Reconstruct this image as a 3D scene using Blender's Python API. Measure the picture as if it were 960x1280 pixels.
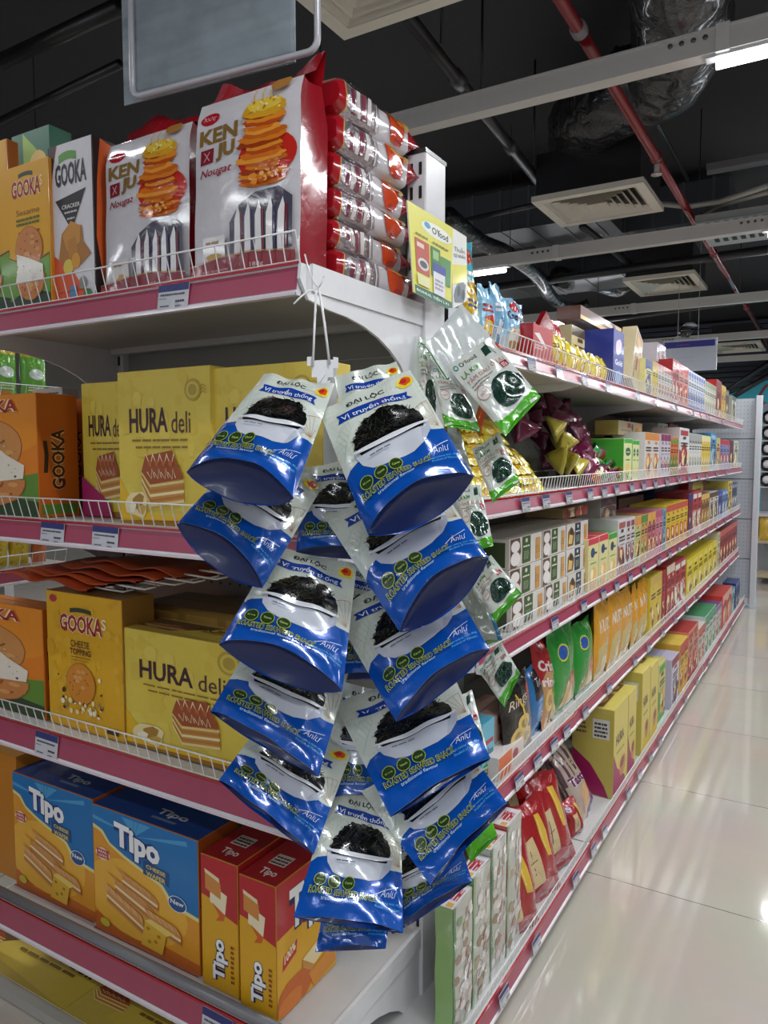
import bpy, bmesh, math, random
from mathutils import Vector, Matrix, noise
from mathutils.geometry import tessellate_polygon
for o in list(bpy.data.objects): bpy.data.objects.remove(o)
sc = bpy.context.scene
COL = sc.collection
# ---------------- camera ----------------
F = 940.0; YAW = math.radians(30.9); PIT = math.radians(4.32); H = 1.345
cd = bpy.data.cameras.new('camera'); cam = bpy.data.objects.new('camera', cd); COL.objects.link(cam)
cam.location = (0, 0, H); cam.rotation_euler = (math.pi/2-PIT, 0, YAW)
cd.sensor_fit = 'VERTICAL'; cd.sensor_height = 36; cd.lens = F/1280*36; cd.clip_start = .02; cd.clip_end = 100
sc.camera = cam
# ---------------- light ----------------
w = bpy.data.worlds.new('world'); sc.world = w; w.use_nodes = True
bgn = w.node_tree.nodes['Background']; bgn.inputs[0].default_value = (.80, .86, 1, 1); bgn.inputs[1].default_value = .42
sc.view_settings.view_transform = 'Standard'; sc.view_settings.look = 'None'
sc.view_settings.exposure = 0.25; sc.view_settings.gamma = 1; sc.view_settings.use_curve_mapping = False
TUBE_W = 15.0
TUBES = []      # (x centre, y, z) of every ceiling tube, lamps are made with the tubes
for ty in (-2.6, -.9, .75, 2.66, 4.80, 6.95, 9.1, 11.2):
    for tx in (-4.9, -2.5, .2, 2.4):
        TUBES.append((tx, ty, 2.565))
for (tx, ty, tz) in TUBES:
    ld = bpy.data.lights.new('tube_light', 'AREA'); ld.shape = 'RECTANGLE'; ld.size = 1.15; ld.size_y = .035
    ld.energy = TUBE_W*(1.4 if tx > 0 else (.40 if ty < 1 else .9))*(.62 if ty < 1 else 1.05); ld.color = (.95, .98, 1.0); ld.spread = math.radians(175)
    lo = bpy.data.objects.new('tube_light', ld); COL.objects.link(lo); lo.location = (tx, ty, tz-.022)

# ---------------- pixel helpers (photo frame 960x1280) ----------------
FW = Vector((-math.sin(YAW)*math.cos(PIT), math.cos(YAW)*math.cos(PIT), -math.sin(PIT)))
RT = Vector((math.cos(YAW), math.sin(YAW), 0)); UP = RT.cross(FW); CAM = Vector((0, 0, H))
def ray(x, y): return FW+RT*((x-480)/F)-UP*((y-640)/F)
def on(x, y, ax, val):
    r = ray(x, y); return CAM+r*((val-CAM[ax])/r[ax])
def dp(x, y, d): return CAM+ray(x, y)*d

# ---------------- materials ----------------
MATS = {}
def lin(c): return c/12.92 if c <= .04045 else ((c+.055)/1.055)**2.4
def rgb(h): return tuple(lin(int(h[i:i+2], 16)/255) for i in (0, 2, 4))+(1,)
# finish: rough, metallic, coat, bump strength, bump scale, colour variation
FIN = {'card': (.38, 0, .25, .02, 60, .05), 'ink': (.42, 0, .15, 0, 0, 0), 'foil': (.2, .1, .7, .35, 26, .08),
       'gloss': (.16, 0, .6, .06, 22, .04), 'metal': (.35, 0, .1, .01, 30, .03), 'matte': (.8, 0, 0, .1, 12, .10),
       'silver': (.22, .75, .3, .5, 40, .12), 'dull': (.6, 0, 0, .05, 40, .06), 'duct': (.3, .0, .5, .8, 11, .1), 'rail': (.3, 0, .6, .01, 20, .05),
       'chrome': (.25, .9, 0, 0, 0, 0), 'film': (.12, 0, 1, .12, 18, .06)}
def M(col, fin='card'):
    k = (col, fin)
    if k in MATS: return MATS[k]
    m = bpy.data.materials.new('%s %s' % (fin, col)); m.use_nodes = True; nt = m.node_tree; b = nt.nodes['Principled BSDF']
    r, me, co, bs, bsc, var = FIN[fin]
    b.inputs['Roughness'].default_value = r; b.inputs['Metallic'].default_value = me
    b.inputs['Coat Weight'].default_value = co; b.inputs['Coat Roughness'].default_value = .08 if fin != 'rail' else .32
    c = rgb(col); b.inputs['Base Color'].default_value = c
    tc = nt.nodes.new('ShaderNodeTexCoord')
    if var or True:
        n = nt.nodes.new('ShaderNodeTexNoise'); n.inputs['Scale'].default_value = bsc*1.3 or 50; n.inputs['Detail'].default_value = 3
        nt.links.new(tc.outputs['Object'], n.inputs['Vector'])
        mx = nt.nodes.new('ShaderNodeMix'); mx.data_type = 'RGBA'; v = var or .03
        mx.inputs[6].default_value = tuple(min(1, q*(1-v*1.6)) for q in c[:3])+(1,)
        mx.inputs[7].default_value = tuple(min(1, q*(1+v*1.6)) for q in c[:3])+(1,)
        nt.links.new(n.outputs['Fac'], mx.inputs[0]); nt.links.new(mx.outputs[2], b.inputs['Base Color'])
    if bs:
        n2 = nt.nodes.new('ShaderNodeTexNoise'); n2.inputs['Scale'].default_value = bsc; n2.inputs['Detail'].default_value = 4; n2.inputs['Distortion'].default_value = 1.2
        bp = nt.nodes.new('ShaderNodeBump'); bp.inputs['Strength'].default_value = bs; bp.inputs['Distance'].default_value = .012 if fin != 'duct' else .05
        nt.links.new(tc.outputs['Object'], n2.inputs['Vector']); nt.links.new(n2.outputs['Fac'], bp.inputs['Height']); nt.links.new(bp.outputs[0], b.inputs['Normal'])
    MATS[k] = m; return m
def emit(col, s):
    k = (col, 'emit', s)
    if k not in MATS:
        m = bpy.data.materials.new('lit tube'); m.use_nodes = True; b = m.node_tree.nodes['Principled BSDF']
        b.inputs['Emission Color'].default_value = rgb(col); b.inputs['Emission Strength'].default_value = s; MATS[k] = m
    return MATS[k]
def clear(tint, alpha, rough=.1):
    k = (tint, 'clear', alpha)
    if k not in MATS:
        m = bpy.data.materials.new('clear film'); m.use_nodes = True; b = m.node_tree.nodes['Principled BSDF']
        b.inputs['Base Color'].default_value = rgb(tint); b.inputs['Alpha'].default_value = alpha; b.inputs['Roughness'].default_value = rough
        b.inputs['Coat Weight'].default_value = 1; b.inputs['Coat Roughness'].default_value = .05
        nt = m.node_tree; tc = nt.nodes.new('ShaderNodeTexCoord'); n2 = nt.nodes.new('ShaderNodeTexNoise'); n2.inputs['Scale'].default_value = 25
        bp = nt.nodes.new('ShaderNodeBump'); bp.inputs['Strength'].default_value = .4; bp.inputs['Distance'].default_value = .01
        nt.links.new(tc.outputs['Object'], n2.inputs['Vector']); nt.links.new(n2.outputs['Fac'], bp.inputs['Height']); nt.links.new(bp.outputs[0], b.inputs['Normal'])
        MATS[k] = m
    return MATS[k]

# ---------------- 2D artwork ----------------
TXT = {}
def text_geo(s, off, shear=0):
    k = (s, off, shear)
    if k in TXT: return TXT[k]
    cu = bpy.data.curves.new('t', 'FONT'); cu.body = s; cu.resolution_u = 2; cu.offset = off; cu.fill_mode = 'FRONT'; cu.shear = shear
    ob = bpy.data.objects.new('t', cu); me = ob.to_mesh()
    V = [(v.co.x, v.co.y) for v in me.vertices]; Fc = [tuple(p.vertices) for p in me.polygons]
    ob.to_mesh_clear(); bpy.data.objects.remove(ob); bpy.data.curves.remove(cu)
    TXT[k] = (V, Fc); return TXT[k]
class Art:
    """flat print, coordinates 0..1 across and up the face"""
    def __init__(s, asp=1.0): s.I = []; s.n = 0; s.asp = asp; s.fin = 'ink'
    def add(s, V, Fc, col):
        s.n += 1
        if min(min(v) for v in V) < 0 or max(max(v) for v in V) > 1:      # clip at the edges of the face
            V2 = []; F2 = []
            for f in Fc:
                P = [V[i] for i in f]
                for ax, lim, sg in ((0, 0, 1), (0, 1, -1), (1, 0, 1), (1, 1, -1)):
                    Q = []
                    for i in range(len(P)):
                        a, b = P[i-1], P[i]; da, db = (a[ax]-lim)*sg, (b[ax]-lim)*sg
                        if (da < 0) != (db < 0): t = da/(da-db); Q.append((a[0]+(b[0]-a[0])*t, a[1]+(b[1]-a[1])*t))
                        if db >= 0: Q.append(b)
                    P = Q
                    if not P: break
                if len(P) > 2: F2.append(tuple(range(len(V2), len(V2)+len(P)))); V2 += P
            V, Fc = V2, F2
            if not F2: return s
        s.I.append((V, Fc, col, s.n, s.fin)); return s
    def poly(s, P, col):
        if len(P) <= 4: return s.add(list(P), [tuple(range(len(P)))], col)
        t = tessellate_polygon([[Vector((x, y, 0)) for x, y in P]])
        return s.add(list(P), [tuple(q) for q in t], col)
    def rect(s, x0, y0, x1, y1, col): return s.poly([(x0, y0), (x1, y0), (x1, y1), (x0, y1)], col)
    def ell(s, cx, cy, rx, ry=None, col='000000', n=18, a0=0, a1=360, wob=0, rot=0, seed=1):
        if ry is None: ry = rx*s.asp
        rd = random.Random(seed); P = []; cr, sr = math.cos(math.radians(rot)), math.sin(math.radians(rot))
        N = n if a1-a0 >= 360 else n+1
        for i in range(N):
            a = math.radians(a0+(a1-a0)*i/n); k = 1+wob*rd.uniform(-1, 1); x, y = rx*k*math.cos(a), ry/s.asp*k*math.sin(a)
            P.append((cx+x*cr-y*sr, cy+(x*sr+y*cr)*s.asp))
        return s.poly(P, col)
    def line(s, P, wd, col):
        V = []; Fc = []
        for i, (x, y) in enumerate(P):
            a = P[max(0, i-1)]; b = P[min(len(P)-1, i+1)]; dx, dy = b[0]-a[0], (b[1]-a[1])/s.asp; L = math.hypot(dx, dy) or 1
            nx, ny = -dy/L*wd/2, dx/L*wd/2*s.asp
            V += [(x+nx, y+ny), (x-nx, y-ny)]
            if i: k = 2*i; Fc.append((k-2, k-1, k+1, k))
        return s.add(V, Fc, col)
    def text(s, t, x0, y0, x1, y1, col, bold=0, rot=0, out=None, ow=.05, shear=0, slope=0):
        if out: s.text(t, x0-.004, y0-.004, x1+.004, y1+.004, out, bold+ow, rot, None, 0, shear, slope)
        V, Fc = text_geo(t, bold, shear)
        if not V: return s
        if rot == 90: V = [(-y, x) for x, y in V]
        elif rot == -90: V = [(y, -x) for x, y in V]
        a = min(v[0] for v in V); b = max(v[0] for v in V); c = min(v[1] for v in V); d = max(v[1] for v in V)
        sx = (x1-x0)/max(b-a, 1e-6); sy = (y1-y0)/max(d-c, 1e-6)
        V = [(x0+(x-a)*sx, y0+(y-c)*sy+slope*(x-a)*sx) for x, y in V]
        return s.add(V, Fc, col)
    def bars(s, x0, y0, x1, y1, n, col, seed=3):
        rd = random.Random(seed); h = (y1-y0)/n
        for i in range(n):
            x = x0
            while x < x1-.02:
                L = min(rd.uniform(.04, .12), x1-x); s.rect(x, y0+i*h, x+L*.85, y0+i*h+h*.55, col); s.n -= 1; x += L
        s.n += 1; return s

# ---------------- mesh builder ----------------
class MB:
    def __init__(s): s.V = []; s.F = []; s.m = []; s.mats = []; s.sm = []
    def mi(s, m):
        if m not in s.mats: s.mats.append(m)
        return s.mats.index(m)
    def add(s, V, Fc, m, smooth=False):
        b = len(s.V); s.V += [tuple(v) for v in V]; k = s.mi(m)
        for f in Fc: s.F.append(tuple(b+i for i in f)); s.m.append(k); s.sm.append(smooth)
        return s
    def box(s, a, b, m, mats=None):
        (x0, y0, z0), (x1, y1, z1) = a, b
        V = [(x0, y0, z0), (x1, y0, z0), (x1, y1, z0), (x0, y1, z0), (x0, y0, z1), (x1, y0, z1), (x1, y1, z1), (x0, y1, z1)]
        Fc = {'b': (0, 3, 2, 1), 't': (4, 5, 6, 7), 'f': (0, 1, 5, 4), 'r': (1, 2, 6, 5), 'k': (2, 3, 7, 6), 'l': (3, 0, 4, 7)}
        base = len(s.V); s.V += V
        for q, f in Fc.items(): s.F.append(tuple(base+i for i in f)); s.m.append(s.mi((mats or {}).get(q, m))); s.sm.append(False)
        return s
    def bbox(s, a, b, m, bev=.004, mats=None):
        """box with bevelled vertical and horizontal edges"""
        bm = bmesh.new(); bmesh.ops.create_cube(bm, size=1)
        c = [(a[i]+b[i])/2 for i in range(3)]; d = [b[i]-a[i] for i in range(3)]
        for v in bm.verts: v.co = Vector([c[i]+v.co[i]*d[i] for i in range(3)])
        bmesh.ops.bevel(bm, geom=bm.edges[:], offset=bev, segments=2, affect='EDGES', profile=.5)
        s.frombm(bm, m); bm.free(); return s
    def frombm(s, bm, m, smooth=False):
        bm.verts.ensure_lookup_table(); bm.verts.index_update()
        s.add([v.co for v in bm.verts], [tuple(v.index for v in f.verts) for f in bm.faces], m, smooth); return s
    def tube(s, P, r, m, n=6, cap=True):
        P = [Vector(p) for p in P]; V = []; Fc = []
        rr = r if isinstance(r, (list, tuple)) else [r]*len(P)
        prev = None
        for i, p in enumerate(P):
            t = (P[min(i+1, len(P)-1)]-P[max(i-1, 0)]).normalized()
            if prev is None: a = t.cross(Vector((0, 0, 1)));  a = a if a.length > .05 else t.cross(Vector((1, 0, 0)))
            else: a = prev-t*prev.dot(t)
            a.normalize(); prev = a; b = t.cross(a)
            for k in range(n):
                g = 2*math.pi*k/n; V.append(p+(a*math.cos(g)+b*math.sin(g))*rr[i])
        for i in range(len(P)-1):
            for k in range(n): Fc.append((i*n+k, i*n+(k+1) % n, (i+1)*n+(k+1) % n, (i+1)*n+k))
        if cap: Fc += [tuple(range(n))[::-1], tuple((len(P)-1)*n+k for k in range(n))]
        return s.add(V, Fc, m, n > 5)
    def prism(s, P, ax, a, b, m):
        """polygon P in the two other axes extruded along axis ax from a to b"""
        def c3(p, t): q = list(p); q.insert(ax, t); return tuple(q)
        n = len(P); V = [c3(p, a) for p in P]+[c3(p, b) for p in P]
        tri = tessellate_polygon([[Vector((x, y, 0)) for x, y in P]])
        Fc = [tuple(t) for t in tri]+[tuple(i+n for i in t)[::-1] for t in tri]+[(i, (i+1) % n, n+(i+1) % n, n+i) for i in range(n)]
        return s.add(V, Fc, m)
    def art(s, A, o, ux, uy, nrm, eps=.00014, fin=None):
        o, ux, uy, nrm = Vector(o), Vector(ux), Vector(uy), Vector(nrm)
        for V, Fc, col, ly, fn in A.I:
            s.add([o+ux*x+uy*y+nrm*(eps*ly) for x, y in V], Fc, M(col, fin or fn))
        return s
    def mesh(s, name):
        me = bpy.data.meshes.new(name); me.from_pydata(s.V, [], s.F)
        for m in s.mats: me.materials.append(m)
        me.polygons.foreach_set('material_index', s.m); me.polygons.foreach_set('use_smooth', s.sm); me.update(); return me
    def build(s, name, parent=None, loc=(0, 0, 0), fix=True):
        me = s.mesh(name)
        if fix:
            bm = bmesh.new(); bm.from_mesh(me); bmesh.ops.recalc_face_normals(bm, faces=bm.faces[:]); bm.to_mesh(me); bm.free()
        ob = bpy.data.objects.new(name, me); COL.objects.link(ob); ob.location = loc
        if parent: ob.parent = parent
        return ob
def tag(o, label, cat, group=None, kind=None):
    if label: o['label'] = label
    if cat: o['category'] = cat
    if group: o['group'] = group
    if kind: o['kind'] = kind
    return o
def thing(name, label, cat, loc=(0, 0, 0), rz=0, group=None):
    o = bpy.data.objects.new(name, None); COL.objects.link(o); o.location = loc; o.rotation_euler = (0, 0, rz); o.empty_display_size = .05
    return tag(o, label, cat, group)
def inst(name, me, label, cat, loc=(0, 0, 0), rot=(0, 0, 0), group=None, parent=None, scale=None):
    o = bpy.data.objects.new(name, me); COL.objects.link(o); o.location = loc; o.rotation_euler = rot
    if scale: o.scale = scale
    if parent: o.parent = parent
    return tag(o, label, cat, group)
ORD = ['first', 'second', 'third', 'fourth', 'fifth', 'sixth', 'seventh', 'eighth', 'ninth', 'tenth', 'eleventh', 'twelfth', 'thirteenth', 'fourteenth', 'fifteenth', 'sixteenth', 'seventeenth', 'eighteenth', 'nineteenth', 'twentieth']
# ================= structure =================
def structure(o): o['kind'] = 'structure'; return o
def floor_mat():
    m = bpy.data.materials.new('cream floor tiles'); m.use_nodes = True; nt = m.node_tree; b = nt.nodes['Principled BSDF']
    tc = nt.nodes.new('ShaderNodeTexCoord'); mp = nt.nodes.new('ShaderNodeMapping'); mp.inputs['Location'].default_value = (-.13, -.766, 0)
    br = nt.nodes.new('ShaderNodeTexBrick'); br.offset = 0; br.inputs['Scale'].default_value = 1; br.inputs['Brick Width'].default_value = .79; br.inputs['Row Height'].default_value = .79
    br.inputs['Mortar Size'].default_value = .0016; br.inputs['Mortar Smooth'].default_value = .1; br.inputs['Bias'].default_value = 0
    br.inputs['Color1'].default_value = rgb('c4bbb0'); br.inputs['Color2'].default_value = rgb('c8c0b5'); br.inputs['Mortar'].default_value = rgb('4a443e')
    nz = nt.nodes.new('ShaderNodeTexNoise'); nz.inputs['Scale'].default_value = 2.5; nz.inputs['Detail'].default_value = 6
    mx = nt.nodes.new('ShaderNodeMix'); mx.data_type = 'RGBA'; mx.blend_type = 'MULTIPLY'; mx.inputs[0].default_value = .25
    nt.links.new(tc.outputs['Object'], mp.inputs[0]); nt.links.new(mp.outputs[0], br.inputs['Vector']); nt.links.new(tc.outputs['Object'], nz.inputs['Vector'])
    nt.links.new(br.outputs['Color'], mx.inputs[6]); nt.links.new(nz.outputs['Color'], mx.inputs[7]); nt.links.new(mx.outputs[2], b.inputs['Base Color'])
    b.inputs['Roughness'].default_value = .09; b.inputs['Coat Weight'].default_value = .6; b.inputs['Coat Roughness'].default_value = .06
    n2 = nt.nodes.new('ShaderNodeTexNoise'); n2.inputs['Scale'].default_value = 7; bp = nt.nodes.new('ShaderNodeBump'); bp.inputs['Strength'].default_value = .03; bp.inputs['Distance'].default_value = .02
    nt.links.new(tc.outputs['Object'], n2.inputs['Vector']); nt.links.new(n2.outputs['Fac'], bp.inputs['Height']); nt.links.new(bp.outputs[0], b.inputs['Normal'])
    return m
structure(MB().box((-9, -5, -.1), (6, 15, 0), floor_mat()).build('floor'))
structure(MB().box((-9, -5, 3.5), (6, 15, 3.6), M('26262a', 'matte')).build('ceiling'))
structure(MB().box((-9, 14.9, 0), (6, 15, 3.5), M('3c3f48', 'dull')).build('wall_far'))
structure(MB().box((-9.1, -5, 0), (-9, 15, 3.5), M('8a8782', 'dull')).build('wall_left'))
structure(MB().box((6, -5, 0), (6.1, 15, 3.5), M('a09c96', 'dull')).build('wall_right'))

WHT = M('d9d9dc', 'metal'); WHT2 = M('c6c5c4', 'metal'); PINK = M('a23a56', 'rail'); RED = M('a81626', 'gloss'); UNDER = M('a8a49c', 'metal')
HOLE = M('1a1a1a', 'dull'); PANEL = M('94948c', 'metal'); WIRE = M('e2e2e2', 'metal')
LIP_H = .052
def curved_bracket(mb, x, yf, yb, z, th=.006, s=1, ax=0):
    """side bracket: straight bar along the top, concave curve sweeping down to the post"""
    L = yb-yf; P = [(yf, z-.004), (yf-.004, z-.03), (yf+.02, z-.062), (yf+.08*s, z-.07)]
    for i in range(9):
        t = i/8; a = t*math.pi/2
        P.append((yf+.08+(L-.125)*math.sin(a), z-.07-.155*(1-math.cos(a))))
    P += [(yb-.012, z-.27), (yb, z-.24), (yb, z)]
    if ax == 0: mb.prism(P, 0, x, x+th, WHT)
    else:
        mb.prism(P, 1, x, x+th, WHT)
def guard(x0, x1, y, z, hgt=.052, sp=.03, lean=.014):
    """wire guard along x in front of y"""
    mb = MB()
    mb.tube([(x0, y-lean, z+hgt), (x1, y-lean, z+hgt)], .0017, WIRE, 6)
    mb.tube([(x0, y-.002, z+.004), (x1, y-.002, z+.004)], .0013, WIRE, 5)
    n = int((x1-x0)/sp)
    for i in range(n+1):
        x = x0+(x1-x0)*i/n
        mb.tube([(x, y-lean, z+hgt), (x, y, z-.002)], .0012, WIRE, 5)
    return mb
def price_rail(x0, x1, y, z, h, pink=None):
    """tilted price channel along x, facing -y"""
    mb = MB(); pk = pink or PINK
    P = [(y+.004, z), (y-.008, z+.001), (y-.008, z-.003), (y-.004, z-.005), (y-.011, z-h+.008), (y-.015, z-h+.006), (y-.015, z-h), (y-.001, z-h), (y+.004, z-h+.01)]
    mb.prism(P, 0, x0, x1, WHT)
    mb.add([(x0, y-.0045, z-.006), (x1, y-.0045, z-.006), (x1, y-.0115, z-h+.009), (x0, y-.0115, z-h+.009)], [(0, 1, 2, 3)], pk)
    mb.box((x0, y-.0086, z-.0035), (x1, y-.004, z+.0014), RED)
    mb.box((x0, y-.0158, z-h-.0006), (x1, y-.012, z-h+.0035), M('e0ccd2', 'gloss'))
    return mb
def perforated(mb, x0, x1, y, z0, z1, m, hole=None, sp=.03, rows=2, side=-1):
    mb.box((x0, y, z0), (x1, y+.012, z1), m)
    nx = int((x1-x0)/sp); z = z1-.03
    for k in range(rows):
        for i in range(1, nx):
            x = x0+i*sp; yy = y-.0004 if side < 0 else y+.0124
            V = [(x+.0035*math.cos(a*math.pi/4), yy, z+.0035*math.sin(a*math.pi/4)) for a in range(8)]
            mb.add(V, [tuple(range(8))], hole or HOLE)
        z -= .034
# ---- end rack (faces the camera) ----
EX0, EX1, EYF, EYB = -1.775, -.79, 1.052, 1.478
ELV = [(1.672, .055), (1.200, .053), (.715, .062), (.245, .066)]
rack = thing('display_rack', 'white metal display rack with pink price rails facing the camera, packed with biscuit boxes', 'shelving rack', (0, 0, 0))
for x0 in (-.826, -1.80):
    mb = MB(); mb.bbox((x0, 1.478, .0), (x0+.046, 1.575, 2.0), WHT, .003); mb.box((x0-.001, 1.476, 1.995), (x0+.047, 1.577, 2.004), M('2a2a2c'))
    z = .1
    while z < 1.97:
        for dx in (.012, .034): mb.box((x0+dx-.004, 1.4765, z), (x0+dx+.003, 1.4775, z+.026), HOLE)
        z += .05
    mb.build('post', rack)
mb = MB()
for k in range(11):
    z0 = .06+k*.168
    perforated(mb, -1.752, -.828, 1.50, z0, z0+.165, PANEL, sp=.034)
mb.build('back_panel', rack)
for li, (z, h) in enumerate(ELV):
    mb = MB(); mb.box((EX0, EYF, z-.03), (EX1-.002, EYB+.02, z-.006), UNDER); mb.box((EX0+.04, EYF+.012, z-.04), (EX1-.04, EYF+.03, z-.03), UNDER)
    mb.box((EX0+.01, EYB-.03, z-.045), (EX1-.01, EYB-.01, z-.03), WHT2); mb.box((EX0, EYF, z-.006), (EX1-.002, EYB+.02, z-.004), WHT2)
    sh = mb.build('shelf', rack)
    price_rail(EX0, EX1-.006, EYF, z, h).build('price_rail', sh)
    if li < 3: guard(EX0, EX1-.004, EYF-.002, z, .05).build('wire_guard', sh)
    else:
        MB().tube([(EX0, EYF+.002, z+.014), (EX1-.05, EYF+.002, z+.014)], .011, M('77777b', 'metal'), 10).build('guard_tube', sh)
    for x in (EX1-.004, EX0-.002):
        mb = MB(); curved_bracket(mb, x, EYF-.008, EYB, z+.002); mb.tube([(x+.0065, EYF+.03, z-.018), (x+.009, EYF+.03, z-.018)], .004, HOLE, 8); mb.tube([(x+.0065, EYB-.05, z-.018), (x+.009, EYB-.05, z-.018)], .004, HOLE, 8)
        if x > -1: mb.box((x+.003, EYF+.02, z-.045), (x+.010, EYB, z+.002), WHT)
        mb.build('bracket', sh)
mb = MB(); mb.box((EX0, EYF-.02, .004), (EX1, EYB, .03), UNDER); bs = mb.build('shelf', rack)

# ---- aisle rack (runs away to the right, faces +X) ----
AX = -.70; ABK = -1.14
ALV = [('top', 1.602, .040, AX), ('second', 1.240, .043, AX), ('third', .878, .043, AX), ('fourth', .508, .043, AX), ('bottom', .088, .05, -.64)]
JT = [1.585, 2.37, 3.57, 4.80, 6.02, 7.2]
aisle = thing('gondola_rack', 'long white gondola rack with pink price rails running down the tiled aisle', 'shelving rack', (0, 0, 0))
def rotpts(mb):  # x along -> Y, facing -y -> facing +X
    mb.V = [(-y, x, z) for x, y, z in mb.V]; return mb
mb = MB()
for k in range(10): perforated(mb, 1.6, 7.2, 1.13, .1+k*.168, .1+k*.168+.165, PANEL, sp=.06)
rotpts(mb).build('back_panel', aisle)
for y in JT[1:]:
    MB().box((-1.14, y-.02, 0), (-1.10, y+.02, 1.75), WHT).build('post', aisle)
for (nm, z, h, ax) in ALV:
    for i in range(5):
        y0, y1 = (JT[i] if i or nm != 'bottom' else 1.30)+.003, JT[i+1]-.003
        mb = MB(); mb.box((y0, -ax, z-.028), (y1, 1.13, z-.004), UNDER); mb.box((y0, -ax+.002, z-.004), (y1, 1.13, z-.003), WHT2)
        sh = rotpts(mb).build('shelf', aisle)
        jz = .003*((i*7+3) % 3)
        rotpts(price_rail(y0, y1, -ax+jz*.6, z, h)).build('price_rail', sh)
        rotpts(guard(y0+.01, y1-.01, -ax, z, .043, .026 if i < 2 else .035, .008)).build('wire_guard', sh)
        if nm != 'bottom':
            mb = MB(); P = [(ax-.0, z-.006), (ax-.005, z-.04), (ax-.06, z-.052)]+[(ax-.06-.3*math.sin(t/6*1.57), z-.052-.1*(1-math.cos(t/6*1.57))) for t in range(7)]+[(ABK+.01, z-.2), (ABK+.01, z-.006)]
            mb.prism(P, 1, y0-.002, y0+.002, WHT); mb.build('bracket', sh)
# far end rack standing across the end of the aisle rack
fr = thing('perforated_rack', 'white perforated panel rack standing at the far end of the aisle', 'shelving rack')
mb = MB()
for k in range(5): perforated(mb, -1.15, -.605, 7.32, .08+k*.353, .08+k*.353+.345, M('b4b8c0', 'metal'), M('6c6e74'), sp=.03, rows=9)
mb.box((-1.15, 7.333, .05), (-.605, 7.35, 1.84), M('8c9098', 'metal')); mb.build('back_panel', fr)
MB().bbox((-.605, 7.28, 0), (-.557, 7.36, 1.86), M('c4c6cc', 'metal'), .004).build('post', fr)
MB().box((-1.15, 7.32, .02), (-.6, 7.4, .08), WHT).build('base', fr)
# ================= artwork of the boxes =================
def cookie(A, cx, cy, rx, asp=None, c='c98a4a', seed=1, half=0):
    a0, a1 = (0, 360) if not half else ((180, 360) if half < 0 else (0, 180))
    A.ell(cx, cy, rx*1.03, rx*A.asp*1.03, '9a5a26', 26, a0, a1, .015, seed=seed); A.ell(cx, cy, rx, rx*A.asp, c, 26, a0, a1, .015, seed=seed)
    rd = random.Random(seed)
    for i in range(14):
        a = rd.uniform(0, 6.28) if not half else math.radians(rd.uniform(a0+15, a1-15)); q = rd.uniform(.25, .8)
        A.ell(cx+rx*q*math.cos(a), cy+rx*A.asp*q*math.sin(a), rx*.05, rx*.05*A.asp, '8f5423', 7)
        A.n -= .9
    for i in range(6):
        a = rd.uniform(0, 6.28) if not half else math.radians(rd.uniform(a0+15, a1-15)); q = rd.uniform(.2, .7)
        A.ell(cx+rx*q*math.cos(a), cy+rx*A.asp*q*math.sin(a), rx*.16, rx*.1*A.asp, 'd79c5c', 8); A.n -= .9
    A.n += 2
def crumbs(A, x0, y0, x1, y1, n, cols, r=.012, seed=2):
    rd = random.Random(seed)
    for i in range(n):
        q = r*rd.uniform(.4, 1.4); A.ell(rd.uniform(x0, x1), rd.uniform(y0, y1), q, q*A.asp, rd.choice(cols), 6, wob=.3, seed=i)
        if i % 20: A.n -= .9
def banner(A, x0, y0, x1, y1, c):
    h = y1-y0; P = [(x0+(x1-x0)*t/8, y1-h*.35*(2*t/8-1)**2) for t in range(9)]+[(x0+(x1-x0)*t/8, y0-h*.35*(2*t/8-1)**2) for t in range(8, -1, -1)]
    A.poly(P, c)
def gooka_title(A, x0, y0, x1, y1, c='a01c1c', out='f3e4c0', ban='2e3a20'):
    banner(A, x0+(x1-x0)*.25, y1+(y1-y0)*.18, x0+(x1-x0)*.75, y1+(y1-y0)*.42, ban)
    A.text('GOOKA', x0, y0, x1, y1, c, .03, out=out, ow=.05)
    A.text('s', x1-.01, y0+(y1-y0)*.4, x1+.05, y1, out, 0)
def art_gooka_orange(asp=.6):
    A = Art(asp); A.rect(0, 0, 1, 1, 'dd7d16'); A.ell(.5, .98, .8, .5, 'e28a1c', 24); A.n -= 0
    A.poly([(0, 0), (1, 0), (1, .36), (.8, .33), (.5, .24), (.2, .2), (0, .22)], '5f8a2c'); A.poly([(0, 0), (1, 0), (1, .12), (.6, .17), (.3, .1), (0, .13)], '27421f')
    cookie(A, .47, .58, .36, seed=4); cookie(A, .5, .30, .36, seed=5, half=-1, c='c98042')
    A.poly([(.12, .62), (.3, .76), (.42, .72), (.5, .6), (.66, .5), (.86, .42), (.84, .31), (.5, .28), (.18, .3), (.2, .44)], 'e9dfce')
    crumbs(A, .2, .31, .78, .62, 46, ['57503f', 'cbbfa8', 'f7efe2', '8c7f66'], .012)
    A.text('GOOKA', .1, .86, .8, .96, 'a01c1c', .03, out='f3e4c0')
    return A
def art_gooka_side(base='b85a12', ink='3a1a10'):
    A = Art(2.4); A.rect(0, 0, 1, 1, base); A.text('GOOKA', .32, .22, .66, .72, ink, .03, rot=90, out='e2b06c', ow=.05); A.poly([(.12, .36), (.22, .36), (.25, .5), (.22, .62), (.12, .62), (.15, .5)], '2a1a12')
    A.rect(.05, .02, .95, .1, '4b7a26'); return A
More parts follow.
